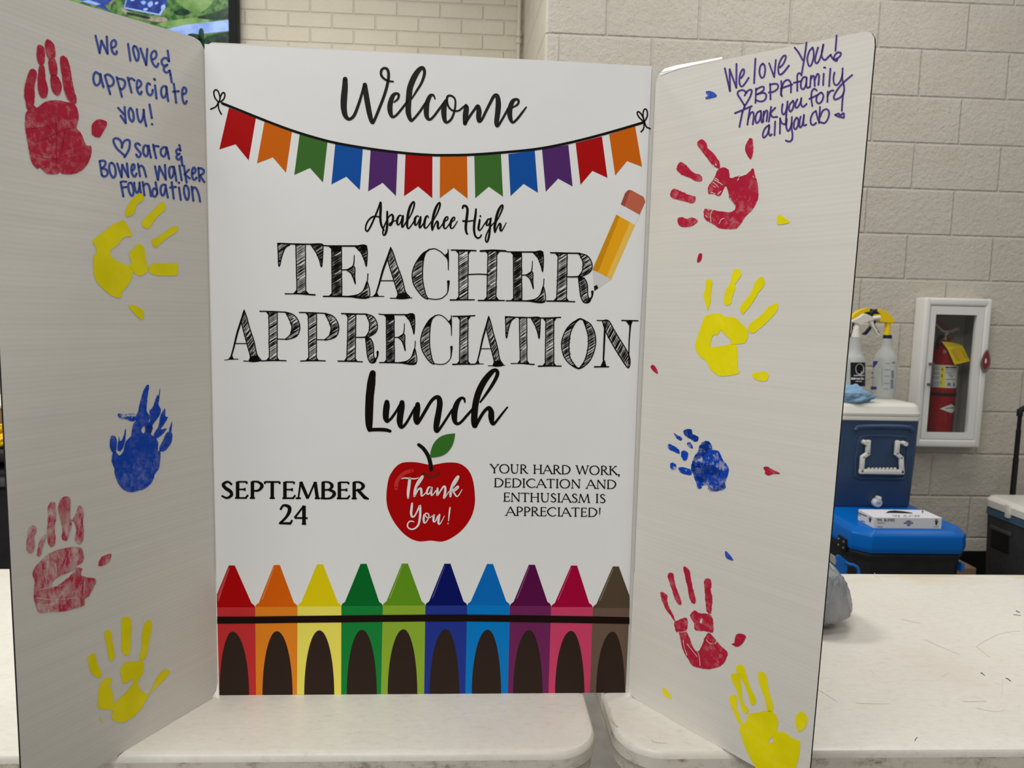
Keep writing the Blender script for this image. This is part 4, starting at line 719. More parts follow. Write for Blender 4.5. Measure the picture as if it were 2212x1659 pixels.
# scuffs and stray hairs on the right table
TP = Plane((0, 0, TABLE_Z), (0, 0, 1)); M_SCUFF = mat('scuff_brown', rgb(204, 195, 181), .6, .2); M_HAIR = mat('dark_fibre', rgb(92, 84, 76), .5, .3)
a = Art(TP, .0003, (1700, 1200, 3.615))
for q in ['1480 710 3 1540 670 3 1640 620 3 1740 595 2.4 1820 590 2', '1480 712 3 1530 750 4 1585 795 4', '1080 655 3 1200 710 2.5 1350 775 2', '1680 965 2 1685 1030 2 1675 1110 2', '890 495 2 960 510 3 1045 528 2', '540 1150 3 700 1158 3 800 1156 2', '1375 1130 4 1400 1140 4 1560 1135 2', '1480 1190 2 1600 1215 2 1690 1210 2 1700 1190 2', '240 1045 3 330 1100 3 390 1140 2', '1210 945 4 1270 912 2', '640 885 2 690 930 2', '685 135 3 690 160 3 740 195 2']:
    Art(TP, .0003, (1700, 1200, 3.615)).rib(nums(q, 3), cap=False).build('scuff_mark', M_SCUFF, top2)
a = Art(TP, .0004, (1700, 1200, 3.615))
for q in ['1515 915 7 1530 925 6 1545 937 3', '1708 958 5 1725 962 5 1740 978 4', '1720 960 4 1750 980 4', '1000 1443 6 1010 1425 5 1020 1420 3', '1790 432 6 1808 440 6 1820 446 3', '1770 462 4 1825 468 3']:
    Art(TP, .0004, (1700, 1200, 3.615)).rib(nums(q, 3)).build('dark_fleck', M_HAIR, top2)
a = Art(TP, .0003, (1180, 1480, 3.687))
for q in ['838 435 5 870 455 7 960 462 3', '900 390 3 912 425 4', '505 180 8 520 260 10 565 330 8', '955 295 2 945 315 2']: Art(TP, .0003, (1180, 1480, 3.687)).rib(nums(q, 3)).build('scuff_mark', M_SCUFF, top2)
for q in ['1360 385 4 1380 360 3 1405 335 2', '1170 1270 2 1205 1285 2']: Art(TP, .0003, (0, 1200, 3.615)).rib(nums(q, 3)).build('scuff_mark', M_SCUFF, top1)
# ================================================================== GREY BAG
def noise3(p, s):
    from mathutils import noise as nz
    return nz.noise(Vector(p)*s)
def bag():
    by = 1.27; e = on_y(1833, 1296, by); c = Vector((e.x-.082, by, TABLE_Z)); zc = e.z-TABLE_Z; zt = on_y(1788, 1208, by).z-TABLE_Z
    def pt(d):
        z = d.z; r = 1+.07*noise3(d, 2.0)+.05*abs(noise3(d+Vector((3, 1, 2)), 5))+.04*abs(noise3(Vector((d.x, d.y, d.z*.3)), 9))
        b_ = 1-.20*max(0, -z)**1.5
        return c+Vector((d.x*.078*r*b_, d.y*.078*r*b_, max(.0006, zc+z*r*((zt-zc) if z > 0 else zc*1.05))))
    t = thing('plastic_bag', c, 'crumpled grey plastic bag on the right table behind the right wing', 'bag')
    b = bmesh.new(); bmesh.ops.create_icosphere(b, subdivisions=5, radius=1)
    for v in b.verts:
        v.co = pt(v.co.normalized())
    b.verts.index_update()
    m = mat('grey_bag_film', rgb(140, 142, 144), .32, .5); nt, N, L, bs = nodes(m); co = objcoord(nt)
    L.new(ramp(nt, noise(nt, co, 18, 5), [(.35, rgb(122, 124, 128)), (.65, rgb(158, 160, 162))]), bs.inputs['Base Color'])
    vo = N.new('ShaderNodeTexVoronoi'); vo.inputs['Scale'].default_value = 22; vo.feature = 'DISTANCE_TO_EDGE'; mp = N.new('ShaderNodeMapping'); mp.inputs['Scale'].default_value = (1, 1, .45)
    wn = N.new('ShaderNodeTexNoise'); wn.inputs['Scale'].default_value = 14; va = N.new('ShaderNodeVectorMath'); va.operation = 'MULTIPLY_ADD'; va.inputs[1].default_value = (.05, .05, .05)
    L.new(co, wn.inputs['Vector']); L.new(wn.outputs['Color'], va.inputs[0]); L.new(co, va.inputs[2]); L.new(va.outputs[0], mp.inputs['Vector']); L.new(mp.outputs[0], vo.inputs['Vector'])
    L.new(bump(nt, noise(nt, co, 40, 6, (1, 1, .5)), .6, .012, bump(nt, vo.outputs['Distance'], .7, .02)), bs.inputs['Normal'])
    MB().bm(b).build('bag_body', m, t, smooth=True, angle=3)
    mb = MB(); pts = []
    for i in range(17):
        a = math.radians(-160+i*11); pts.append(pt(Vector((math.cos(a), math.sin(a), -.62)).normalized()))
    mb.tube(pts, .0022, 6).build('bag_seam', mat('bag_seam_grey', rgb(96, 98, 100), .5, .4), t, smooth=True)
    return t, c
bag_t, bag_c = bag()
BPl = Plane((0, bag_c.y-.076, 0), (0, -1, 0))
gz = BPl.at(1779, 1339); MB().rbox(gz+Vector((-.02, -.0005, -.003)), gz+Vector((.004, .004, .003)), .0005, 1).build('green_print', mat('bag_green', rgb(38, 112, 52), .5, .3), bag_t)
# ================================================================== FIRE CABINET
FY = 3.10
M_CAB = mat('cabinet_white', rgb(226, 225, 220), .35, .45); M_CABIN = mat('cabinet_inside_shaded', rgb(170, 168, 162), .5, .3)  # inside grey is darkened, putting the shade of the recess into its colour
fx0, fx1 = on_y(1988, 800, FY).x, on_y(2132, 800, FY).x
fz1, fz0 = on_y(2066, 644, FY).z, on_y(2052, 967, FY).z
fcx = (fx0+fx1)/2
cab = thing('fire_extinguisher_cabinet', (fcx, WALL_Y, fz0), 'white recessed fire extinguisher cabinet with glass door on the block wall', 'fire cabinet')
def frame(mb, x0, x1, z0, z1, w, y0, y1, r, wb=None):
    wb = wb or w
    mb.rbox((x0, y0, z0), (x0+w, y1, z1), r); mb.rbox((x1-w, y0, z0), (x1, y1, z1), r)
    mb.rbox((x0+w*.4, y0, z1-w), (x1-w*.4, y1, z1), r); mb.rbox((x0+w*.4, y0, z0), (x1-w*.4, y1, z0+wb), r); return mb
dx0, dx1 = on_y(2002, 800, FY).x, on_y(2117, 800, FY).x; dz1, dz0 = on_y(2066, 662, FY).z, on_y(2050, 949, FY).z
mb = MB(); w = .034
for lo, hi in [((fx0, fz0), (dx0-.0015, fz1)), ((dx1+.0015, fz0), (fx1, fz1)), ((dx0-.02, dz1+.0015), (dx1+.02, fz1)), ((dx0-.02, fz0), (dx1+.02, dz0-.0015))]:
    mb.rbox((lo[0], FY, lo[1]), (hi[0], WALL_Y-.0005, hi[1]), .009, 3)
mb.build('trim_frame', M_CAB, cab, smooth=True)
gx0, gx1 = on_y(2013.5, 800, FY).x, on_y(2102, 800, FY).x; gz1, gz0 = on_y(2066, 680, FY).z, on_y(2050, 935, FY).z
mb = MB()
for lo, hi in [((dx0, dz0), (gx0, dz1)), ((gx1, dz0), (dx1, dz1)), ((gx0, gz1), (gx1, dz1)), ((gx0, dz0), (gx1, gz0))]:
    mb.rbox((lo[0], FY+.003, lo[1]), (hi[0], FY+.02, hi[1]), .0005, 1)
door = mb.build('cabinet_door', M_CAB, cab)
MG = bpy.data.materials.new('door_glass'); MG.use_nodes = True; nt_ = MG.node_tree
tr_, gl_, mx_ = nt_.nodes.new('ShaderNodeBsdfTransparent'), nt_.nodes.new('ShaderNodeBsdfGlossy'), nt_.nodes.new('ShaderNodeMixShader')
gl_.inputs['Roughness'].default_value = .03; tr_.inputs['Color'].default_value = (.97, .985, .98, 1); mx_.inputs[0].default_value = .03
nt_.links.new(tr_.outputs[0], mx_.inputs[1]); nt_.links.new(gl_.outputs[0], mx_.inputs[2]); nt_.links.new(mx_.outputs[0], nt_.nodes['Material Output'].inputs['Surface'])
MB().rbox((gx0, FY+.010, gz0), (gx1, FY+.013, gz1), 0).build('door_glass', MG, door)
hx = on_y(2008, 800, FY).x; hz1, hz0 = on_y(2008, 784, FY).z, on_y(2003, 832, FY).z
mb = MB(); mb.tube([(hx, FY-.022, hz0), (hx, FY-.022, hz1)], .0055, 10)
for zz in (hz0+.004, hz1-.004): mb.tube([(hx, FY+.003, zz), (hx, FY-.024, zz)], .006, 10)
mb.build('door_handle', mat('chrome_dull', rgb(96, 96, 98), .35, .5, .5), door, smooth=True)
BK = WALL_Y+.14
mb = MB(); th = .003; bx0, bx1, bz0, bz1 = cabL+.004, cabR-.004, cabB+.004, cabT-.004
mb.rbox((bx0, BK-th, bz0), (bx1, BK, bz1), 0); mb.rbox((bx0, WALL_Y-.03, bz0), (bx0+th, BK, bz1), 0); mb.rbox((bx1-th, WALL_Y-.03, bz0), (bx1, BK, bz1), 0)
mb.rbox((bx0, WALL_Y-.03, bz0), (bx1, BK, bz0+th), 0); mb.rbox((bx0, WALL_Y-.03, bz1-th), (bx1, BK, bz1), 0)
mb.build('cabinet_box', M_CABIN, cab)
mk = on_y(2076, 905, BK-.01); 
st_ = MB()
for dz in (0, -.03, -.055): st_.rbox((mk.x-.006, BK-.005, mk.z+dz-.006), (mk.x+.006, BK-.0035, mk.z+dz+.006), 0)
st_.build('stencil_marks', M_RUB, cab)
# extinguisher
EY = WALL_Y+.064; ec = on_y(2038.5, 800, EY); er = 27.5*EY/F_PX*.98
ez0 = bz0+.004
def eh(y): return on_y(2040, y, EY-er).z
ext = thing('fire_extinguisher', (ec.x, EY, ez0), 'red fire extinguisher with yellow inspection tag inside the glass cabinet', 'fire extinguisher')
ML = mat('extinguisher_red', rgb(158, 4, 14), .25, .35)
zs = eh(758)
MB().lathe((ec.x, EY, 0), [(er*.9, ez0), (er, ez0+.01), (er, zs-.02), (er*.96, zs), (er*.8, zs+.02), (er*.5, zs+.034), (er*.3, zs+.04), (er*.28, zs+.055)], 40).build('cylinder', ML, ext, smooth=True)
zl1, zl0 = eh(789), eh(838); ec3 = (ec.x, EY, 0); hp_ = math.pi/2
MLW = mat('label_white', rgb(214, 213, 210), .4, .3); MLG = mat('label_grey_text', rgb(120, 120, 122), .5, .3); MLB = mat('label_black', rgb(20, 20, 22), .45, .3); MLY = mat('label_yellow', rgb(236, 214, 40), .45, .3)
lab = MB().patch(ec3, er+.0008, -hp_-1.45, -hp_+1.45, zl0, zl1, 24).build('instruction_label', MLW, ext, smooth=True)
EC = Cyl(ec.x, EY, er); ce = (1780, 600, 5.12)
Art(EC, .0013, ce).rect(1288, 978, 1336, 1212, 3).build('yellow_band', MLY, lab)
a = Art(EC, .0013, ce)
for y in (990, 1010, 1045, 1062, 1095, 1112, 1150, 1168, 1190): a.rect(1200, y, 1276, y+6, 4)
for y, x1 in ((1015, 1460), (1040, 1440), (1120, 1455)): a.rect(1345, y, x1, y+8, 4)
for y, x0, x1 in ((1058, 1360, 1440), (1075, 1375, 1430), (1092, 1390, 1425)): a.rect(x0, y, x1, y+8, 2)
a.build('label_text', MLG, lab)
a = Art(EC, .0014, ce); a.rect(1342, 984, 1388, 1000, 2).rect(1392, 986, 1466, 1000, 3)
for x in (1366, 1386, 1430): a.rect(x, 1162, x+12, 1198)
a.build('label_pictograms', MLB, lab)
Art(EC, .0020, (1990, 660, 9.76)).pen('L 433 1375 447 1310 461 1375;L 440 1355 456 1355;L 428 1450 424 1505;S 428 1450 450 1455 445 1475 426 1477;S 426 1477 450 1485 445 1503 424 1505;S 436 1600 420 1598 412 1620 415 1640 432 1640', 8).build('class_letters', MLB, lab)
MB().lathe((ec.x, EY, 0), [(er, eh(856)), (er+.002, eh(856)), (er+.002, eh(849)), (er, eh(849))], 36).build('strap', M_RUB, ext)
a = Art(EC, .001, (1740, 800, 4.686)); n_ = 14
for i in range(n_):
    x0, x1 = 1358+154*i/n_, 1358+154*(i+1)/n_; h = lambda x: 46*min((x-1358)/120, 1 if x < 1478 else 1-(x-1478)/60)
    a.poly([[a.P(x0, 388-h(x0)), a.P(x1, 388-h(x1)), a.P(x1, 388+h(x1)), a.P(x0, 388+h(x0)+.01)]])
dm = a.build('diamond_sticker', MLW, ext)
Art(EC, .0016, (1740, 800, 4.686)).pen('L 1420 385 1440 383;L 1448 383 1470 380;L 1478 380 1500 378', 7).build('sticker_text', MLB, dm)
MV = mat('valve_bronze', rgb(196, 182, 156), .4, .5, .2)
vx, vz = ec.x, zs+.055; mb = MB()
mb.lathe((vx, EY, vz), [(.017, -.004), (.017, .012), (.012, .014), (.012, .034), (.015, .036)], 16)
mb.build('valve_body', MV, ext, smooth=True)
mb = MB(); mb.rbox((vx-.028, EY-.011, vz+.030), (vx+.030, EY+.011, vz+.040), .003); mb.tube([(vx+.02, EY, vz+.036), (vx+.05, EY, vz+.050), (vx+.058, EY, vz+.044)], [.008, .008, .006], 8)
mb.tube([(vx-.02, EY, vz+.036), (vx-.05, EY, vz+.062), (vx-.062, EY, vz+.075)], [.006, .006, .005], 8); mb.build('squeeze_handle', MV, ext, smooth=True)
MB().tube([(vx+.004, EY-.016, vz+.008), (vx+.004, EY-.028, vz+.008)], .015, 16).build('pressure_gauge', mat('gauge_brown', rgb(120, 80, 66), .3, .5), ext, smooth=True)
MB().tube([(vx-.016, EY, vz+.012), (vx-.038, EY-.005, vz+.006), (vx-.05, EY-.01, vz-.02), (vx-.048, EY-.012, vz-.05)], .008, 8).build('hose', M_RUB, ext, smooth=True)
MB().tube([(vx-.055, EY-.012, vz+.085), (vx-.03, EY-.014, vz+.06), (vx-.012, EY-.014, vz+.045)], .0045, 8).build('safety_pin', mat('pin_red', rgb(150, 30, 36), .4, .4), ext, smooth=True)
ty = EY-er-.012
mb = MB(); tg = [on_y(x/9.76+1990, y/9.76+660, ty-dy) for x, y, dy in [(430, 755, -.02), (560, 930, 0), (705, 1248, .006), (1030, 1172, .004), (875, 850, 0), (800, 815, -.01), (640, 775, -.02)]]
mb.add(tg+[p+Vector((0, .0012, 0)) for p in tg], [(0, 1, 6), (1, 4, 5, 6), (1, 2, 3, 4), (7, 13, 8), (8, 13, 12, 11), (8, 11, 10, 9)]+[(i, (i+1) % 7, 7+(i+1) % 7, 7+i) for i in range(7)])
tagp = mb.build('inspection_tag', mat('tag_yellow', rgb(240, 206, 6), .5, .3), ext)
TPl = Plane(tg[2], (tg[3]-tg[2]).cross(tg[1]-tg[2])); a = Art(TPl, .0012, (1990, 660, 9.76))
for i in range(9):
    u = i/9; p0 = (620+u*120, 945+u*250); p1 = (700+u*120, 925+u*250); a.rib([(*p0, 6), (*p1, 6)], smooth=False, cap=False)
    q0 = (800+u*110, 890+u*235); a.rib([(q0[0]+10, q0[1], 6), (q0[0]+85, q0[1]-18, 6)], smooth=False, cap=False)
a.build('tag_print', mat('tag_text', rgb(132, 110, 20), .5, .2), tagp)
TG2 = Art(TPl, .0010, (1990, 660, 9.76)).fill('700 905 780 880 890 1130 800 1160', False).build('tag_panel', mat('tag_orange', rgb(246, 184, 8), .5, .3), tagp)
# red projecting badge beside the cabinet
bp = Plane(on_y(2130, 780, FY-.012), (-.35, -1, 0)); ca_ = (2060, 720, 14.55)
bl = [bp.at(2060+x/14.55, 720+y/14.55) for x, y in cr(nums('1080 510 1130 640 1160 830 1140 1030 1060 1190 980 1245 900 1180 868 1050 880 880 940 690 1020 560', 2), True, 4)]
bdg = thing('plaque', bp.at(2130, 780), 'small red pointed-oval plaque with pale rim on the right edge of the fire cabinet', 'plaque')
MB().prism(bl, -bp.n*.012).build('badge_rim', mat('badge_rim_grey', rgb(110, 100, 92), .4, .4), bdg)
Art(bp, .0006, ca_).fill('1062 570 1110 680 1130 830 1112 1000 1040 1090 985 1140 925 1090 900 1000 905 880 955 720 1010 620').build('badge_face', mat('badge_red', rgb(116, 40, 44), .35, .5), bdg)
Art(bp, .0012, ca_).fill('1015 780 1040 830 1040 900 1020 940 985 930 985 850').build('badge_mark', mat('badge_white', rgb(214, 200, 198), .4, .4), bdg)
# ================================================================== COOLERS
# --- cooler with the bright blue lid, long side running back to the wall
LID_Z = on_y(1960, 1142.5, 2.478).z
M_BLID = mat('lid_blue', rgb(0, 100, 188), .3, .2); M_CHAR = plastic_noise('cooler_charcoal', rgb(30, 31, 34), rgb(36, 37, 40), 30, .55, .3, .2, .001, 400)
bxl = on_y(1852, 1190, 2.45).x; bxr = on_y(2106, 1190, 2.45).x; byf, byb = 2.45, 3.10
bc = Vector(((bxl+bxr)/2, (byf+byb)/2, 0))
bc_t = thing('blue_lid_cooler', bc, 'large charcoal cooler with a bright blue lid standing on the floor behind the table', 'cooler', None)
def oct_loop(x0, x1, y0, y1, ch, z): return [Vector(p) for p in ((x0+ch, y0, z), (x1-ch, y0, z), (x1, y0+ch, z), (x1, y1-ch, z), (x1-ch, y1, z), (x0+ch, y1, z), (x0, y1-ch, z), (x0, y0+ch, z))]
def oct_stack(prof, x0, x1, y0, y1, ch, bev=.006, seg=3):
    b = bmesh.new(); rings = []
    for ins, z, c_ in prof: rings.append([b.verts.new(p) for p in oct_loop(x0+ins, x1-ins, y0+ins, y1-ins, c_, z)])
    for i in range(len(rings)-1):
        for k in range(8): b.faces.new((rings[i][k], rings[i][(k+1) % 8], rings[i+1][(k+1) % 8], rings[i+1][k]))
    b.faces.new(list(reversed(rings[0]))); b.faces.new(rings[-1])
    bmesh.ops.bevel(b, geom=list(b.edges), offset=bev, segments=seg, affect='EDGES', profile=.5); b.verts.index_update(); return MB().bm(b)
zl_ = on_y(1970, 1199, 2.45).z
oct_stack([(.03, 0, .04), (.012, zl_-.03, .05), (.004, zl_-.012, .05), (.004, zl_, .05)], bxl, bxr, byf, byb, .05, .004).build('cooler_body', M_CHAR, bc_t, smooth=True)
oct_stack([(.002, zl_+.002, .052), (-.002, zl_+.020, .052), (.001, LID_Z-.022, .052), (.020, LID_Z, .055)], bxl, bxr, byf, byb, .05, .005).build('cooler_lid', M_BLID, bc_t, smooth=True)
M_SCREW = mat('screw_steel', rgb(200, 200, 205), .3, .5, .8)
hp = Vector((bxl-.004, byf+.10, zl_+.012)); hg = MB().rbox(hp+Vector((-.004, -.03, -.026)), hp+Vector((.006, .03, .022)), .002).build('hinge', M_RUB, bc_t)
for dy in (-.018, .018):
    for dz in (-.014, .010): MB().tube([hp+Vector((-.003, dy, dz)), hp+Vector((-.006, dy, dz))], .004, 8).build('hinge_screw', M_SCREW, hg, smooth=True)
M_LATCH = mat('latch_blue', rgb(16, 104, 190), .35, .5); M_STRAP = mat('strap_grey', rgb(168, 168, 166), .5, .3)
lp = Vector((bxl-.002, byf+.045, 0)); z1 = CAM_Z-.80; z2 = CAM_Z-.93
LPl = Plane((bxl, byf-.02, 0), (-.45, -1, 0)); cq = (1760, 1080, 9.76)
def pl(s, plane=LPl, k=cq): return [plane.at(k[0]+x/k[2], k[1]+y/k[2]) for x, y in nums(s, 2)]
hd = LPl.n*-.018
mb = MB().prism(pl('455 1195 500 1180 560 1210 650 1290 700 1330 690 1420 670 1560 440 1560 430 1480 450 1290'), hd)
lt = mb.build('latch', M_LATCH, bc_t)
mb = MB(); pts = [LPl.at(1760+x/9.76, 1080+y/9.76, .004) for x, y in nums('640 1310 720 1350 820 1370 890 1410 925 1480 930 1560', 2)]; mb.tube(cr(pts, False, 4) if False else pts, .0055, 10); mb.build('latch_grip', M_LATCH, lt, smooth=True)
MB().prism(pl('290 1120 440 1215 455 1290 430 1380 290 1260'), hd*.8).build('latch_strap', M_STRAP, bc_t)
rp = Vector((bxr-.030, byf+.018, on_y(2081, 1228, byf).z)); MB().rbox(rp+Vector((-.006, -.004, -.02)), rp+Vector((.008, .02, .014)), .003).build('latch', M_LATCH, bc_t)
# --- glove box on the blue lid
gy0 = 2.478; gl, gr = on_y(1887, 1135, gy0).x, on_y(2034, 1135, gy0).x; gz_0 = LID_Z+.0005; gz_1 = on_y(1960, 1118, gy0).z; gy1 = on_z(1920, 1100.5, gz_1).y
gb = thing('glove_box', ((gl+gr)/2, (gy0+gy1)/2, gz_0), 'white box of disposable gloves lying on the bright blue cooler lid', 'box')
M_BOXW = mat('carton_white', rgb(226, 226, 230), .5, .3); M_INKB = mat('carton_ink', rgb(40, 42, 52), .5, .3); M_INKN = mat('carton_navy', rgb(46, 58, 108), .5, .3)
MB().rbox((gl, gy0, gz_0), (gr, gy1, gz_1), .0012, 1).build('carton', M_BOXW, gb)
GF = Plane((0, gy0-.0002, 0), (0, -1, 0)); GT = Plane((0, 0, gz_1+.0002), (0, 0, 1)); GS = Plane((gl-.0002, 0, 0), (-1, 0, 0)); cg = (1740, 800, 4.686)
MB().prism([GT.at(1740+x/4.686, 800+y/4.686) for x, y in nums('810 1445 840 1425 900 1418 1000 1428 1080 1442 1085 1450 960 1446 860 1444', 2)], (0, 0, .0004)).build('dispenser_slot', M_RUB, gb)
# block lettering TPE GLOVES
BL = {'T': 'L 0 1 1 1;L .5 1 .5 0', 'P': 'L 0 0 0 1 .8 1 .95 .75 .8 .5 0 .5', 'E': 'L 1 1 0 1 0 0 1 0;L 0 .5 .8 .5', 'G': 'L 1 .85 .7 1 .25 1 0 .7 0 .3 .25 0 .75 0 1 .25 1 .45 .6 .45', 'L': 'L 0 1 0 0 .95 0', 'O': 'L .25 1 0 .7 0 .3 .25 0 .75 0 1 .3 1 .7 .75 1 .25 1', 'V': 'L 0 1 .5 0 1 1', 'S': 'L .95 .85 .7 1 .25 1 .05 .75 .3 .52 .75 .45 .95 .22 .7 0 .25 0 .03 .15', ' ': ''}
def block(a, text, x0, x1, y, h, w, slope=0):
    n = len(text); cw = (x1-x0)/n
    for i, ch in enumerate(text):
        for ln in BL[ch].split(';'):
            if ln: a.rib([(x0+cw*(i+.1+.72*px_), y-h*py+slope*(x0+cw*i-x0), w) for px_, py in nums(ln[1:], 2)], smooth=False)
a = Art(GF, .0003, cg); block(a, 'TPE GLOVES', 722, 905, 1527, 22, 5, .003)
for q in ['730 1545 5 800 1546 5', '728 1584 6 780 1584 6']: a.rib(nums(q, 3), smooth=False, cap=False)
a.build('glove_lettering', M_INKB, gb)
a = Art(GF, .0003, cg); a.fill('1010 1530 1045 1518 1080 1530 1062 1533 1028 1533', False).fill('1020 1560 1070 1560 1045 1578', False).rib(nums('995 1546 12 1090 1546 12', 3), smooth=False, cap=False); a.build('maker_emblem', M_INKN, gb)
def handmark(a, cx, cy, s):
    a.fill([(cx-9*s, cy), (cx+9*s, cy), (cx+10*s, cy+22*s), (cx+4*s, cy+32*s), (cx-5*s, cy+32*s), (cx-10*s, cy+22*s)], False)
    for dx, dy, wx in ((-8, -20, -14), (-3, -30, -5), (3, -30, 5), (8, -22, 14), (12, 0, 24)): a.rib([(cx+dx*s, cy+4*s, 6*s), (cx+wx*s, cy+dy*s, 5*s)], smooth=False)
a = Art(GF, .0003, cg); handmark(a, 1325, 1535, 1); a.rib(nums('1300 1583 4 1345 1583 4', 3), smooth=False, cap=False); a.build('hand_symbol', M_INKB, gb)
a = Art(GS, .0003, cg); a.rib(nums('515 1433 10 620 1478 10', 3), smooth=False, cap=False).rib(nums('515 1455 6 560 1470 6', 3), smooth=False, cap=False).rib(nums('558 1520 7 600 1535 7', 3), smooth=False, cap=False); handmark(a, 652, 1510, .9); a.build('carton_print', M_INKB, gb)
a = Art(GT, .0003, cg); block(a, 'TPE GLOVES', 875, 1160, 1481, 14, 4, -.002); handmark(a, 1185, 1428, .6); a.build('carton_lettering', mat('carton_grey_ink', rgb(120, 120, 128), .5, .3), gb)
# --- dark blue cooler with white lid on the back of the blue lid
dyf = on_z(1930, 1101, LID_Z).y+.02; dyb = dyf+.29
M_DBLUE = plastic_noise('cooler_navy', rgb(50, 72, 102), rgb(54, 76, 106), 20, .42, .4, .1, .001, 300); M_CWHITE = mat('cooler_white', rgb(226, 224, 214), .4, .45)
dxl, dxr = on_y(1808, 930, dyf).x, on_y(1990, 930, dyf).x; dz0_ = LID_Z+.001; dz1_ = on_y(1980, 908, dyf).z; dzt = on_y(1980, 872, dyf+.02).z
dc = thing('navy_cooler', ((dxl+dxr)/2, (dyf+dyb)/2, dz0_), 'dark blue cooler with a white lid standing on the back of the blue-lid cooler', 'cooler')
b = bmesh.new(); rings = []
for zf, ins in ((0, .016), (.03, .011), (.5, .004), (1, 0)):
    z = dz0_+(dz1_-dz0_)*zf; rings.append([b.verts.new((x, y, z)) for x, y in rr_loop(dxl, dxr, dyf, dyb, .03, ins, 6)])
n = len(rings[0])
for i in range(3):
    for k in range(n): b.faces.new((rings[i][k], rings[i][(k+1) % n], rings[i+1][(k+1) % n], rings[i+1][k]))
b.faces.new(list(reversed(rings[0]))); b.faces.new(rings[-1]); b.verts.index_update()
MB().bm(b).build('cooler_body', M_DBLUE, dc, smooth=True)
zb2 = on_y(1980, 900, dyf).z
def rstack(prof, x0, x1, y0, y1, r):
    mb = MB(); rings = [[Vector((x, y, z)) for x, y in rr_loop(x0, x1, y0, y1, r, ins, 6)] for ins, z in prof]; n = len(rings[0]); mb.v = [p for R in rings for p in R]
    mb.f = [(i*n+k, i*n+(k+1) % n, (i+1)*n+(k+1) % n, (i+1)*n+k) for i in range(len(rings)-1) for k in range(n)]+[tuple(reversed(range(n))), tuple(range((len(rings)-1)*n, len(rings)*n))]; return mb
rstack([(-.003, dz1_-.004), (-.006, dz1_), (-.006, dz1_+.012), (-.002, dz1_+.014)], dxl, dxr, dyf, dyb, .032).build('body_rim', M_CWHITE, dc, smooth=True)
rstack([(-.004, dz1_+.015), (-.006, dz1_+.018), (-.007, dz1_+.026), (.004, dzt-.012), (.014, dzt-.002), (.02, dzt)], dxl, dxr, dyf, dyb, .034).build('cooler_lid', M_CWHITE, dc, smooth=True, angle=.4)
DP = Plane((0, dyf+.003, 0), (0, -1, 0))
def dp(s, lift=0): return [DP.at(1740+x/4.686, 800+y/4.686, lift) for x, y in nums(s, 2)]
mb = MB(); mb.tube(dp('500 605 520 575 600 568 780 566 960 570 1060 580 1080 610', .001), .011, 10); mb.build('molded_ridge', M_DBLUE, dc, smooth=True)
mb = MB(); fr = '545 690 560 665 780 660 1000 670 1030 690 1025 900 1005 1080 980 1098 540 1092 500 1075 505 900 545 690'
mb.tube(dp(fr, .001), .005, 8); mb.build('handle_recess_border', M_DBLUE, dc, smooth=True)
M_HWHITE = mat('handle_white', rgb(222, 220, 212), .4, .45)
mb = MB(); segs = ['575 725 655 722', '634 715 628 845', '634 838 575 880', '577 872 566 1025', '552 1022 985 1030', '975 1035 966 880', '970 888 915 840', '920 848 932 720', '915 728 985 735']
for i, s_ in enumerate(segs):
    p = dp(s_, .016); r = .0085 if i != 4 else .010
    if i in (0, 8): mb.tube([q for q in p], .0065, 10)
    else:
        d = (p[1]-p[0]); L_ = d.length; ang = math.atan2(d.z, d.x); rot = Matrix.Rotation(-ang, 3, 'Y')
        mid = (p[0]+p[1])/2; mb.rbox(mid-Vector((L_/2+.004, .008, r)), mid+Vector((L_/2+.004, .008, r)), .004, 2, rot=rot)
hnd = mb.build('swing_handle', M_HWHITE, dc, smooth=True)
for i in range(8): p = DP.at(1740+(640+i*38)/4.686, 800+1000/4.686, .018); MB().lathe(p, [(.0045, -.004), (.006, 0), (.0045, .006)], 8).build('grip_bump', M_HWHITE, hnd, smooth=True)
mb = MB()
for s_ in ('582 724', '983 736'):
    p = dp(s_, .0)[0]; MB().tube([p, p+Vector((0, -.024, 0))], [.010, .009], 14).build('pivot_knob', M_HWHITE, dc, smooth=True)
mb = MB(); p = dp('720 1338')[0]; mb.tube([p+Vector((0, .006, 0)), p+Vector((0, -.010, 0)), p+Vector((0, -.014, 0))], [.0195, .0185, .014], 24)
q = dp('722 1292')[0]; mb.rbox(q+Vector((-.008, -.022, -.016)), q+Vector((.008, .002, .010)), .003); mb.build('drain_plug', M_HWHITE, dc, smooth=True)
# --- grey cooler with white lid at the right
gx = on_y(2124, 1110, 2.95).x; gcy0, gcy1 = 2.52, 2.96; gtop = on_y(2128, 1092, 2.95).z
GA = math.radians(3); gcx1 = gx+.42
gc = thing('grey_cooler', ((gx+gcx1)/2, (gcy0+gcy1)/2, 0), 'dark grey wheeled cooler with white lid and pull handle at the right end', 'cooler')
mb = rstack([(.03, .0), (.022, .03), (.004, gtop-.05), (.003, gtop-.034)], gx, gcx1, gcy0, gcy1, .045); mb.build('cooler_body', plastic_noise('cooler_grey', rgb(52, 53, 56), rgb(60, 61, 64), 40, .55, .3, .15, .001, 400), gc, smooth=True)
rstack([(.001, gtop-.033), (-.003, gtop-.030), (-.003, gtop-.002), (.001, gtop)], gx, gcx1, gcy0, gcy1, .048).build('gasket_band', mat('band_teal', rgb(62, 92, 112), .45, .4), gc, smooth=True)
rstack([(.002, gtop+.001), (-.006, gtop+.006), (-.006, gtop+.034), (.004, gtop+.046), (.012, gtop+.05)], gx, gcx1, gcy0, gcy1, .05).build('cooler_lid', M_CWHITE, gc, smooth=True, angle=.5)
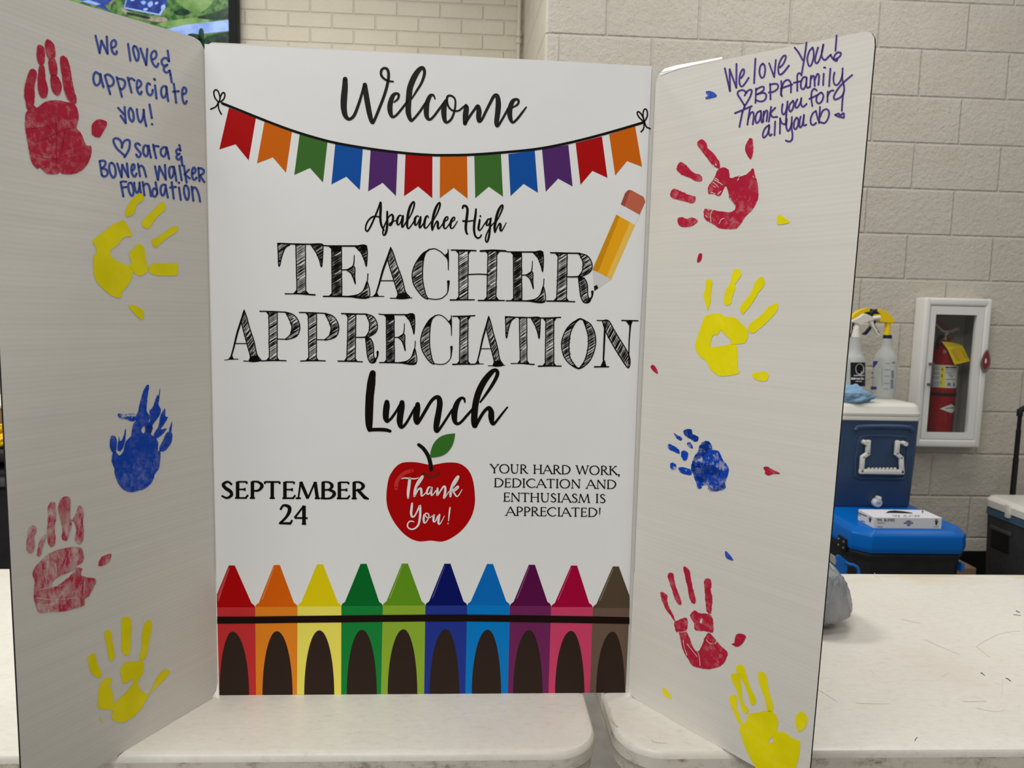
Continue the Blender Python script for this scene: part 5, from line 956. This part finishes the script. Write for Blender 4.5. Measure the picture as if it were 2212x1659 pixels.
for yy in (2.62, 2.80): MB().rbox((gx-.014, yy-.012, gtop-.012), (gx+.02, yy+.012, gtop+.046), .004).build('lid_latch', M_CWHITE, gc, smooth=True)
GP = Plane((gx+.003, 0, 0), (-1, 0, 0)); hz = GP.at(2158, 1165)
mb = MB(); mb.rbox((gx-.001, hz.y-.062, hz.z+.028), (gx+.02, hz.y+.062, hz.z+.050), .008, 3); mb.build('grip_handle', mat('handle_dark_grey', rgb(66, 66, 69), .5, .3), gc, smooth=True)
MB().rbox((gx+.004, hz.y-.055, hz.z-.05), (gx+.02, hz.y+.055, hz.z+.030), .008, 3).build('handle_pocket', M_RUB, gc)
py_ = 2.995; pxl = on_y(2196.5, 970, py_).x; pt = on_y(2198, 884, py_).z; pb = .12
mb = MB(); zm1, zm2 = on_y(2196, 928, py_).z, on_y(2195, 990, py_).z
mb.tube([(pxl, py_, pb), (pxl, py_, zm2)], .0115, 12); mb.tube([(pxl, py_, zm2), (pxl, py_, zm1)], .010, 12); mb.tube([(pxl, py_, zm1), (pxl, py_, pt-.02)], .0085, 12)
x2 = pxl+.24
mb.tube([(x2, py_, pb), (x2, py_, zm2)], .0115, 12); mb.tube([(x2, py_, zm2), (x2, py_, pt-.02)], .0088, 12)
mb.tube([(pxl-.002, py_, pt-.03), (pxl-.002, py_, pt-.006), (pxl+.014, py_, pt+.004), (pxl+.12, py_, pt+.006), (x2-.014, py_, pt+.004), (x2, py_, pt-.006), (x2, py_, pt-.03)], .0125, 12)
mb.rbox((pxl-.03, py_-.018, .16), (x2+.03, py_+.016, .2), .005); mb.rbox((pxl-.03, py_-.04, .30), (x2+.03, py_+.012, .32), .004)
mb.build('pull_handle', M_RUB, gc, smooth=True)
# --- brown carton between the coolers
M_CARD = plastic_noise('kraft_card', rgb(150, 122, 88), rgb(162, 134, 100), 12, .7, .2)
kx0, kx1 = on_y(2076, 1215, 2.95).x, on_y(2118, 1215, 2.95).x; kz = on_y(2100, 1203, 3.12).z
kb = thing('cardboard_carton', ((kx0+kx1)/2, 3.03, 0), 'brown cardboard carton on the floor in the gap between the coolers', 'box')
MB().rbox((kx0, 2.97, 0), (kx1+.0, 3.12, kz), .003).build('carton', M_CARD, kb)
MB().rbox((kx0+.03, 2.9688, kz-.05), (kx1-.005, 2.9695, kz-.044), 0).build('red_print', mat('carton_red_print', rgb(150, 70, 50), .6, .2), kb)
# ================================================================== SPRAY BOTTLES
SY = dyb-.09
def bz(y, Y=SY, x=1900): return on_y(x, y, Y).z
top_z = dzt
M_BOT = mat('bottle_plastic', rgb(206, 210, 206), .35, .5, alpha=.62); M_NAVY = mat('trigger_navy', rgb(16, 26, 52), .4, .4); M_YSP = mat('trigger_yellow', rgb(240, 204, 0), .38, .45)
M_TWHITE = mat('trigger_white', rgb(228, 224, 212), .4, .4)
PXM = SY/F_PX*1.0
def bottle(cxp, prof, label, Y):
    """prof (y pixel, half width pixel)"""
    x = on_y(cxp, 760, Y).x; t = thing('spray_bottle', (x, Y, top_z), label, 'spray bottle', None)
    k = Y/F_PX
    pr2 = [(hw*k, on_y(cxp, y, Y).z) for y, hw in prof]; pr2.sort(key=lambda p: p[1]); pr2[0] = (pr2[0][0], top_z)
    o = MB().lathe((x, Y, 0), pr2, 36).build('bottle_body', M_BOT, t, smooth=True); return t, o, x
P8 = [(731, 9.6), (735, 10.2), (745, 11), (752, 12.5), (760, 17), (768, 22), (777, 24.3), (800, 24.6), (845, 24.2), (851, 23), (854, 21)]
YR, YW, YL = dyb-.085, dyb-.14, dyb-.05
def prism_px(s, crop, Y, th, bev=0, m=None):
    pln = Plane((0, Y-th/2, 0), (0, -1, 0)); lp = [pln.at(crop[0]+x/crop[2], crop[1]+y/crop[2]) for x, y in nums(s, 2)]
    mb = MB().prism(lp, (0, th, 0)); return mb
cs = (1820, 650, 15.8)
# right bottle: yellow head facing left
tR, bR, xR = bottle(1914.5, P8, 'clear spray bottle with yellow and navy trigger head on the white cooler lid', YR)
prism_px('1205 350 1215 300 1270 275 1400 310 1550 395 1700 550 1815 725 1640 738 1420 722 1280 690 1250 600 1130 545 1075 530 1075 490 1110 460 1310 450 1240 390', cs, YR, .030).build('trigger_head', M_YSP, tR)
mb = MB(); pz = lambda y: on_y(1915, 650+y/15.8, YR).z
kk = YR/F_PX/15.8
mb.lathe((on_y(1820+1520/15.8, 720, YR).x, YR, 0), [(108*kk, pz(1165)), (102*kk, pz(1100)), (98*kk, pz(715))], 20); mb.build('sprayer_neck', M_YSP, tR, smooth=True)
MB().lathe((xR, YR, 0), [(150*kk, pz(1285)), (152*kk, pz(1270)), (135*kk, pz(1160)), (100*kk, pz(1158))], 24).build('collar', M_NAVY, tR, smooth=True)
prism_px('1060 335 1210 272 1212 355 1300 440 1110 452 1060 500 1040 560 980 490 1000 400', cs, YR+.002, .022).build('nozzle', M_NAVY, tR)
prism_px('1150 560 1180 600 1130 760 1000 930 840 1140 770 1165 705 1135 720 1110 800 1060 950 880 1060 700', cs, YR+.004, .014).build('trigger', M_NAVY, tR)
# printing on the right bottle
k8 = (1780, 600, 5.12)
def cyl_print(mb, xc, Y, r, x0, x1, y0, y1):
    A = Art(Cyl(xc, Y, r), 0); A.rect(x0, y0, x1, y1, 6); mb.add(A.mb.v, A.mb.f)
rr = 24.7*YR/F_PX+.0006; mb = MB()
for (x0, x1, y0, y1) in [(682, 735, 945, 951), (670, 732, 1015, 1021), (668, 728, 1085, 1091), (662, 722, 1165, 1171), (658, 712, 1228, 1234), (640, 644, 990, 1200), (752, 788, 930, 946), (744, 772, 1025, 1110), (738, 768, 1125, 1225), (525, 548, 1045, 1062), (522, 560, 1100, 1110)]:
    cyl_print(mb, xR, YR, rr, 1780+x0/5.12, 1780+x1/5.12, 600+y0/5.12, 600+y1/5.12)
mb.build('graduation_marks', mat('grad_blue_grey', rgb(120, 130, 158), .5, .3), bR)
mb = MB(); cyl_print(mb, xR, YR, rr, 1780+516/5.12, 1780+580/5.12, 600+1205/5.12, 600+1235/5.12)
for i in range(7): cyl_print(mb, xR, YR, rr, 1780+541/5.12, 1780+(598-i*8)/5.12, 600+(922+i*11)/5.12, 600+(933+i*11)/5.12)
mb.build('blue_marks', mat('mark_blue', rgb(34, 58, 136), .5, .3), bR)
# front left bottle: white head facing right, black label
tW, bW, xW = bottle(1846, [(728, 11), (734, 11.5), (750, 13), (762, 14.5), (768, 19), (775, 22.5), (800, 23.3), (850, 23), (858, 21)], 'clear spray bottle with white trigger head and black label, beside the yellow-topped bottles', YW)
prism_px('320 715 345 690 600 560 720 470 800 432 870 465 960 510 1050 575 1060 650 900 690 860 725 560 778 440 745', cs, YW, .024).build('trigger_head', M_TWHITE, tW)
prism_px('880 500 960 540 1040 640 1095 850 1185 1000 1215 1080 1295 1125 1240 1168 1190 1135 1085 960 960 780 900 660', cs, YW-.002, .014).build('trigger', M_TWHITE, tW)
pa, pb_ = on_y(1820+1030/15.8, 650+600/15.8, YW), on_y(1820+1265/15.8, 650+570/15.8, YW); MB().tube([pa, pb_], .0095, 14).build('nozzle', M_TWHITE, tW, smooth=True)
kk = YW/F_PX/15.8; pw = lambda y: on_y(1850, 650+y/15.8, YW).z
MB().lathe((xW, YW, 0), [(140*kk, pw(1235)), (138*kk, pw(1150)), (112*kk, pw(1080)), (112*kk, pw(1020)), (100*kk, pw(980)), (95*kk, pw(880)), (75*kk, pw(850)), (62*kk, pw(740))], 22).build('sprayer_neck', M_TWHITE, tW, smooth=True)
rW = 23.5*YW/F_PX+.0006; mb = MB(); cyl_print(mb, xW, YW, rW, 1780+292/5.12, 1780+456/5.12, 600+936/5.12, 600+1200/5.12)
lbl = mb.build('black_label', MLB, bW)
CW = Cyl(xW, YW, rW)
Art(CW, .0005, k8).fill([(396+48*math.cos(t*.5236), 1010+62*math.sin(t*.5236)) for t in range(12)]).build('label_roundel', MLW, lbl)
Art(CW, .0010, k8).rib(nums('386 1030 6 382 1005 8 392 980 6', 3)).rib(nums('410 1030 6 414 1005 8 404 978 6', 3)).rib(nums('398 1050 5 398 1020 5', 3)).build('label_leaf', MLB, lbl)
mb = MB()
for x0, x1, y0, y1 in ((330, 446, 1076, 1086), (300, 350, 1105, 1126), (356, 400, 1108, 1126), (406, 440, 1108, 1126), (350, 420, 1142, 1150)): cyl_print(mb, xW, YW, rW+.0005, 1780+x0/5.12, 1780+x1/5.12, 600+y0/5.12, 600+y1/5.12)
mb.build('label_text', MLW, lbl)
# back left bottle: yellow head facing right
tL, bL_, xL = bottle(1843, [(731, 9.6), (745, 11), (752, 12.5), (760, 17), (768, 22), (800, 24), (850, 23)], 'spray bottle with yellow trigger head half hidden behind the white-headed bottle', YL)
prism_px('258 650 330 560 440 440 600 330 760 265 880 240 940 265 945 330 900 375 820 380 745 400 700 450 600 560 450 640', cs, YL, .030).build('trigger_head', M_YSP, tL)
prism_px('900 375 945 330 935 262 1080 295 1090 400 1040 560 960 470 740 440 760 395', cs, YL+.001, .022).build('nozzle', M_NAVY, tL)
prism_px('1090 740 1130 730 1110 820 1200 1000 1290 1110 1250 1115 1180 1020 1080 850', cs, YL, .012).build('trigger', M_NAVY, tL)
kk = YL/F_PX/15.8; MB().lathe((xL, YL, 0), [(150*kk, bz(732, YL)), (140*kk, bz(722, YL)), (100*kk, bz(720, YL)), (98*kk, bz(690, YL))], 20).build('collar', M_NAVY, tL, smooth=True)
# crumpled blue cloth
clc = on_y(1842, 862, dyf+.05); clc.z = top_z
clt = thing('blue_cloth', clc, 'crumpled light blue cloth heaped on the white cooler lid in front of bottles', 'cloth')
b = bmesh.new(); bmesh.ops.create_icosphere(b, subdivisions=5, radius=1)
for v in b.verts:
    d = v.co.normalized(); r = 1+.22*noise3(d+Vector((2, 5, 1)), 1.7)+.16*abs(noise3(d+Vector((7, 1, 3)), 3.4))-.12*abs(noise3(d, 6))
    h = .050*r*(1-.55*max(0, d.x)); v.co = clc+Vector((d.x*.088*r+.0, d.y*.05*r, max(.001, .022+d.z*h*.9)))
b.verts.index_update(); m = mat('cloth_blue', rgb(132, 166, 196), .8, .2); nt, N, L, bs = nodes(m); co = objcoord(nt)
L.new(bump(nt, noise(nt, co, 40, 5), .6, .012), bs.inputs['Normal']); MB().bm(b).build('cloth', m, clt, smooth=True, angle=3)
# ================================================================== LEFT EDGE: tote and things on it
LY = 1.95
lx1 = on_y(60, 1050, LY).x; lz = on_y(8, 975, LY).z
tt = thing('black_tote', (lx1-.28, LY+.2, 0), 'black plastic storage tote behind the left end of the board', 'storage tote')
MB().rbox((lx1-.55, LY, 0), (lx1, LY+.42, lz-.05), .015, 3, taper=.9).build('tote_body', M_CHAR, tt, smooth=True)
zz = on_y(8, 1040, LY).z; MB().rbox((lx1-.57, LY-.02, zz-.012), (lx1+.015, LY+.44, zz+.012), .005).build('tote_rim', mat('tote_rim_grey', rgb(82, 84, 90), .5, .3), tt, smooth=True)
MB().rbox((lx1-.56, LY-.01, lz-.03), (lx1+.01, LY+.43, lz), .01).build('tote_lid', M_CHAR, tt, smooth=True)
yc = on_y(-6, 952, LY+.05); yc.z = lz
yt = thing('yellow_gloves', yc, 'crumpled yellow gloves on the black tote at left edge', 'gloves')
for i, (dx, dz, sx, sz) in enumerate(((0, .020, .032, .022), (-.004, .054, .020, .014))):
    b = bmesh.new(); bmesh.ops.create_icosphere(b, subdivisions=4, radius=1)
    for v in b.verts: d = v.co.normalized(); r = 1+.3*noise3(d+Vector((i*4, 1, 2)), 2.2); v.co = yc+Vector((dx+d.x*sx*r, d.y*.03*r, max(.0, dz+d.z*sz*r)))
    b.verts.index_update(); MB().bm(b).build('glove', mat('glove_yellow', rgb(246, 196, 10), .6, .3), yt, smooth=True, angle=3)
bxz = on_y(0, 877, LY+.16).z; bx1_ = on_y(9, 900, LY+.16).x
kt = thing('brown_carton', (bx1_-.12, LY+.25, lz), 'tan cardboard carton behind the yellow gloves at left edge', 'box')
MB().rbox((bx1_-.24, LY+.14, lz), (bx1_+.03, LY+.38, bxz), .003).build('carton', M_CARD, kt)
MB().rbox((bx1_-.245, LY+.135, bxz-.004), (bx1_+.035, LY+.385, bxz+.006), .002).build('white_lid', mat('carton_lid_white', rgb(220, 218, 210), .5, .3), kt)
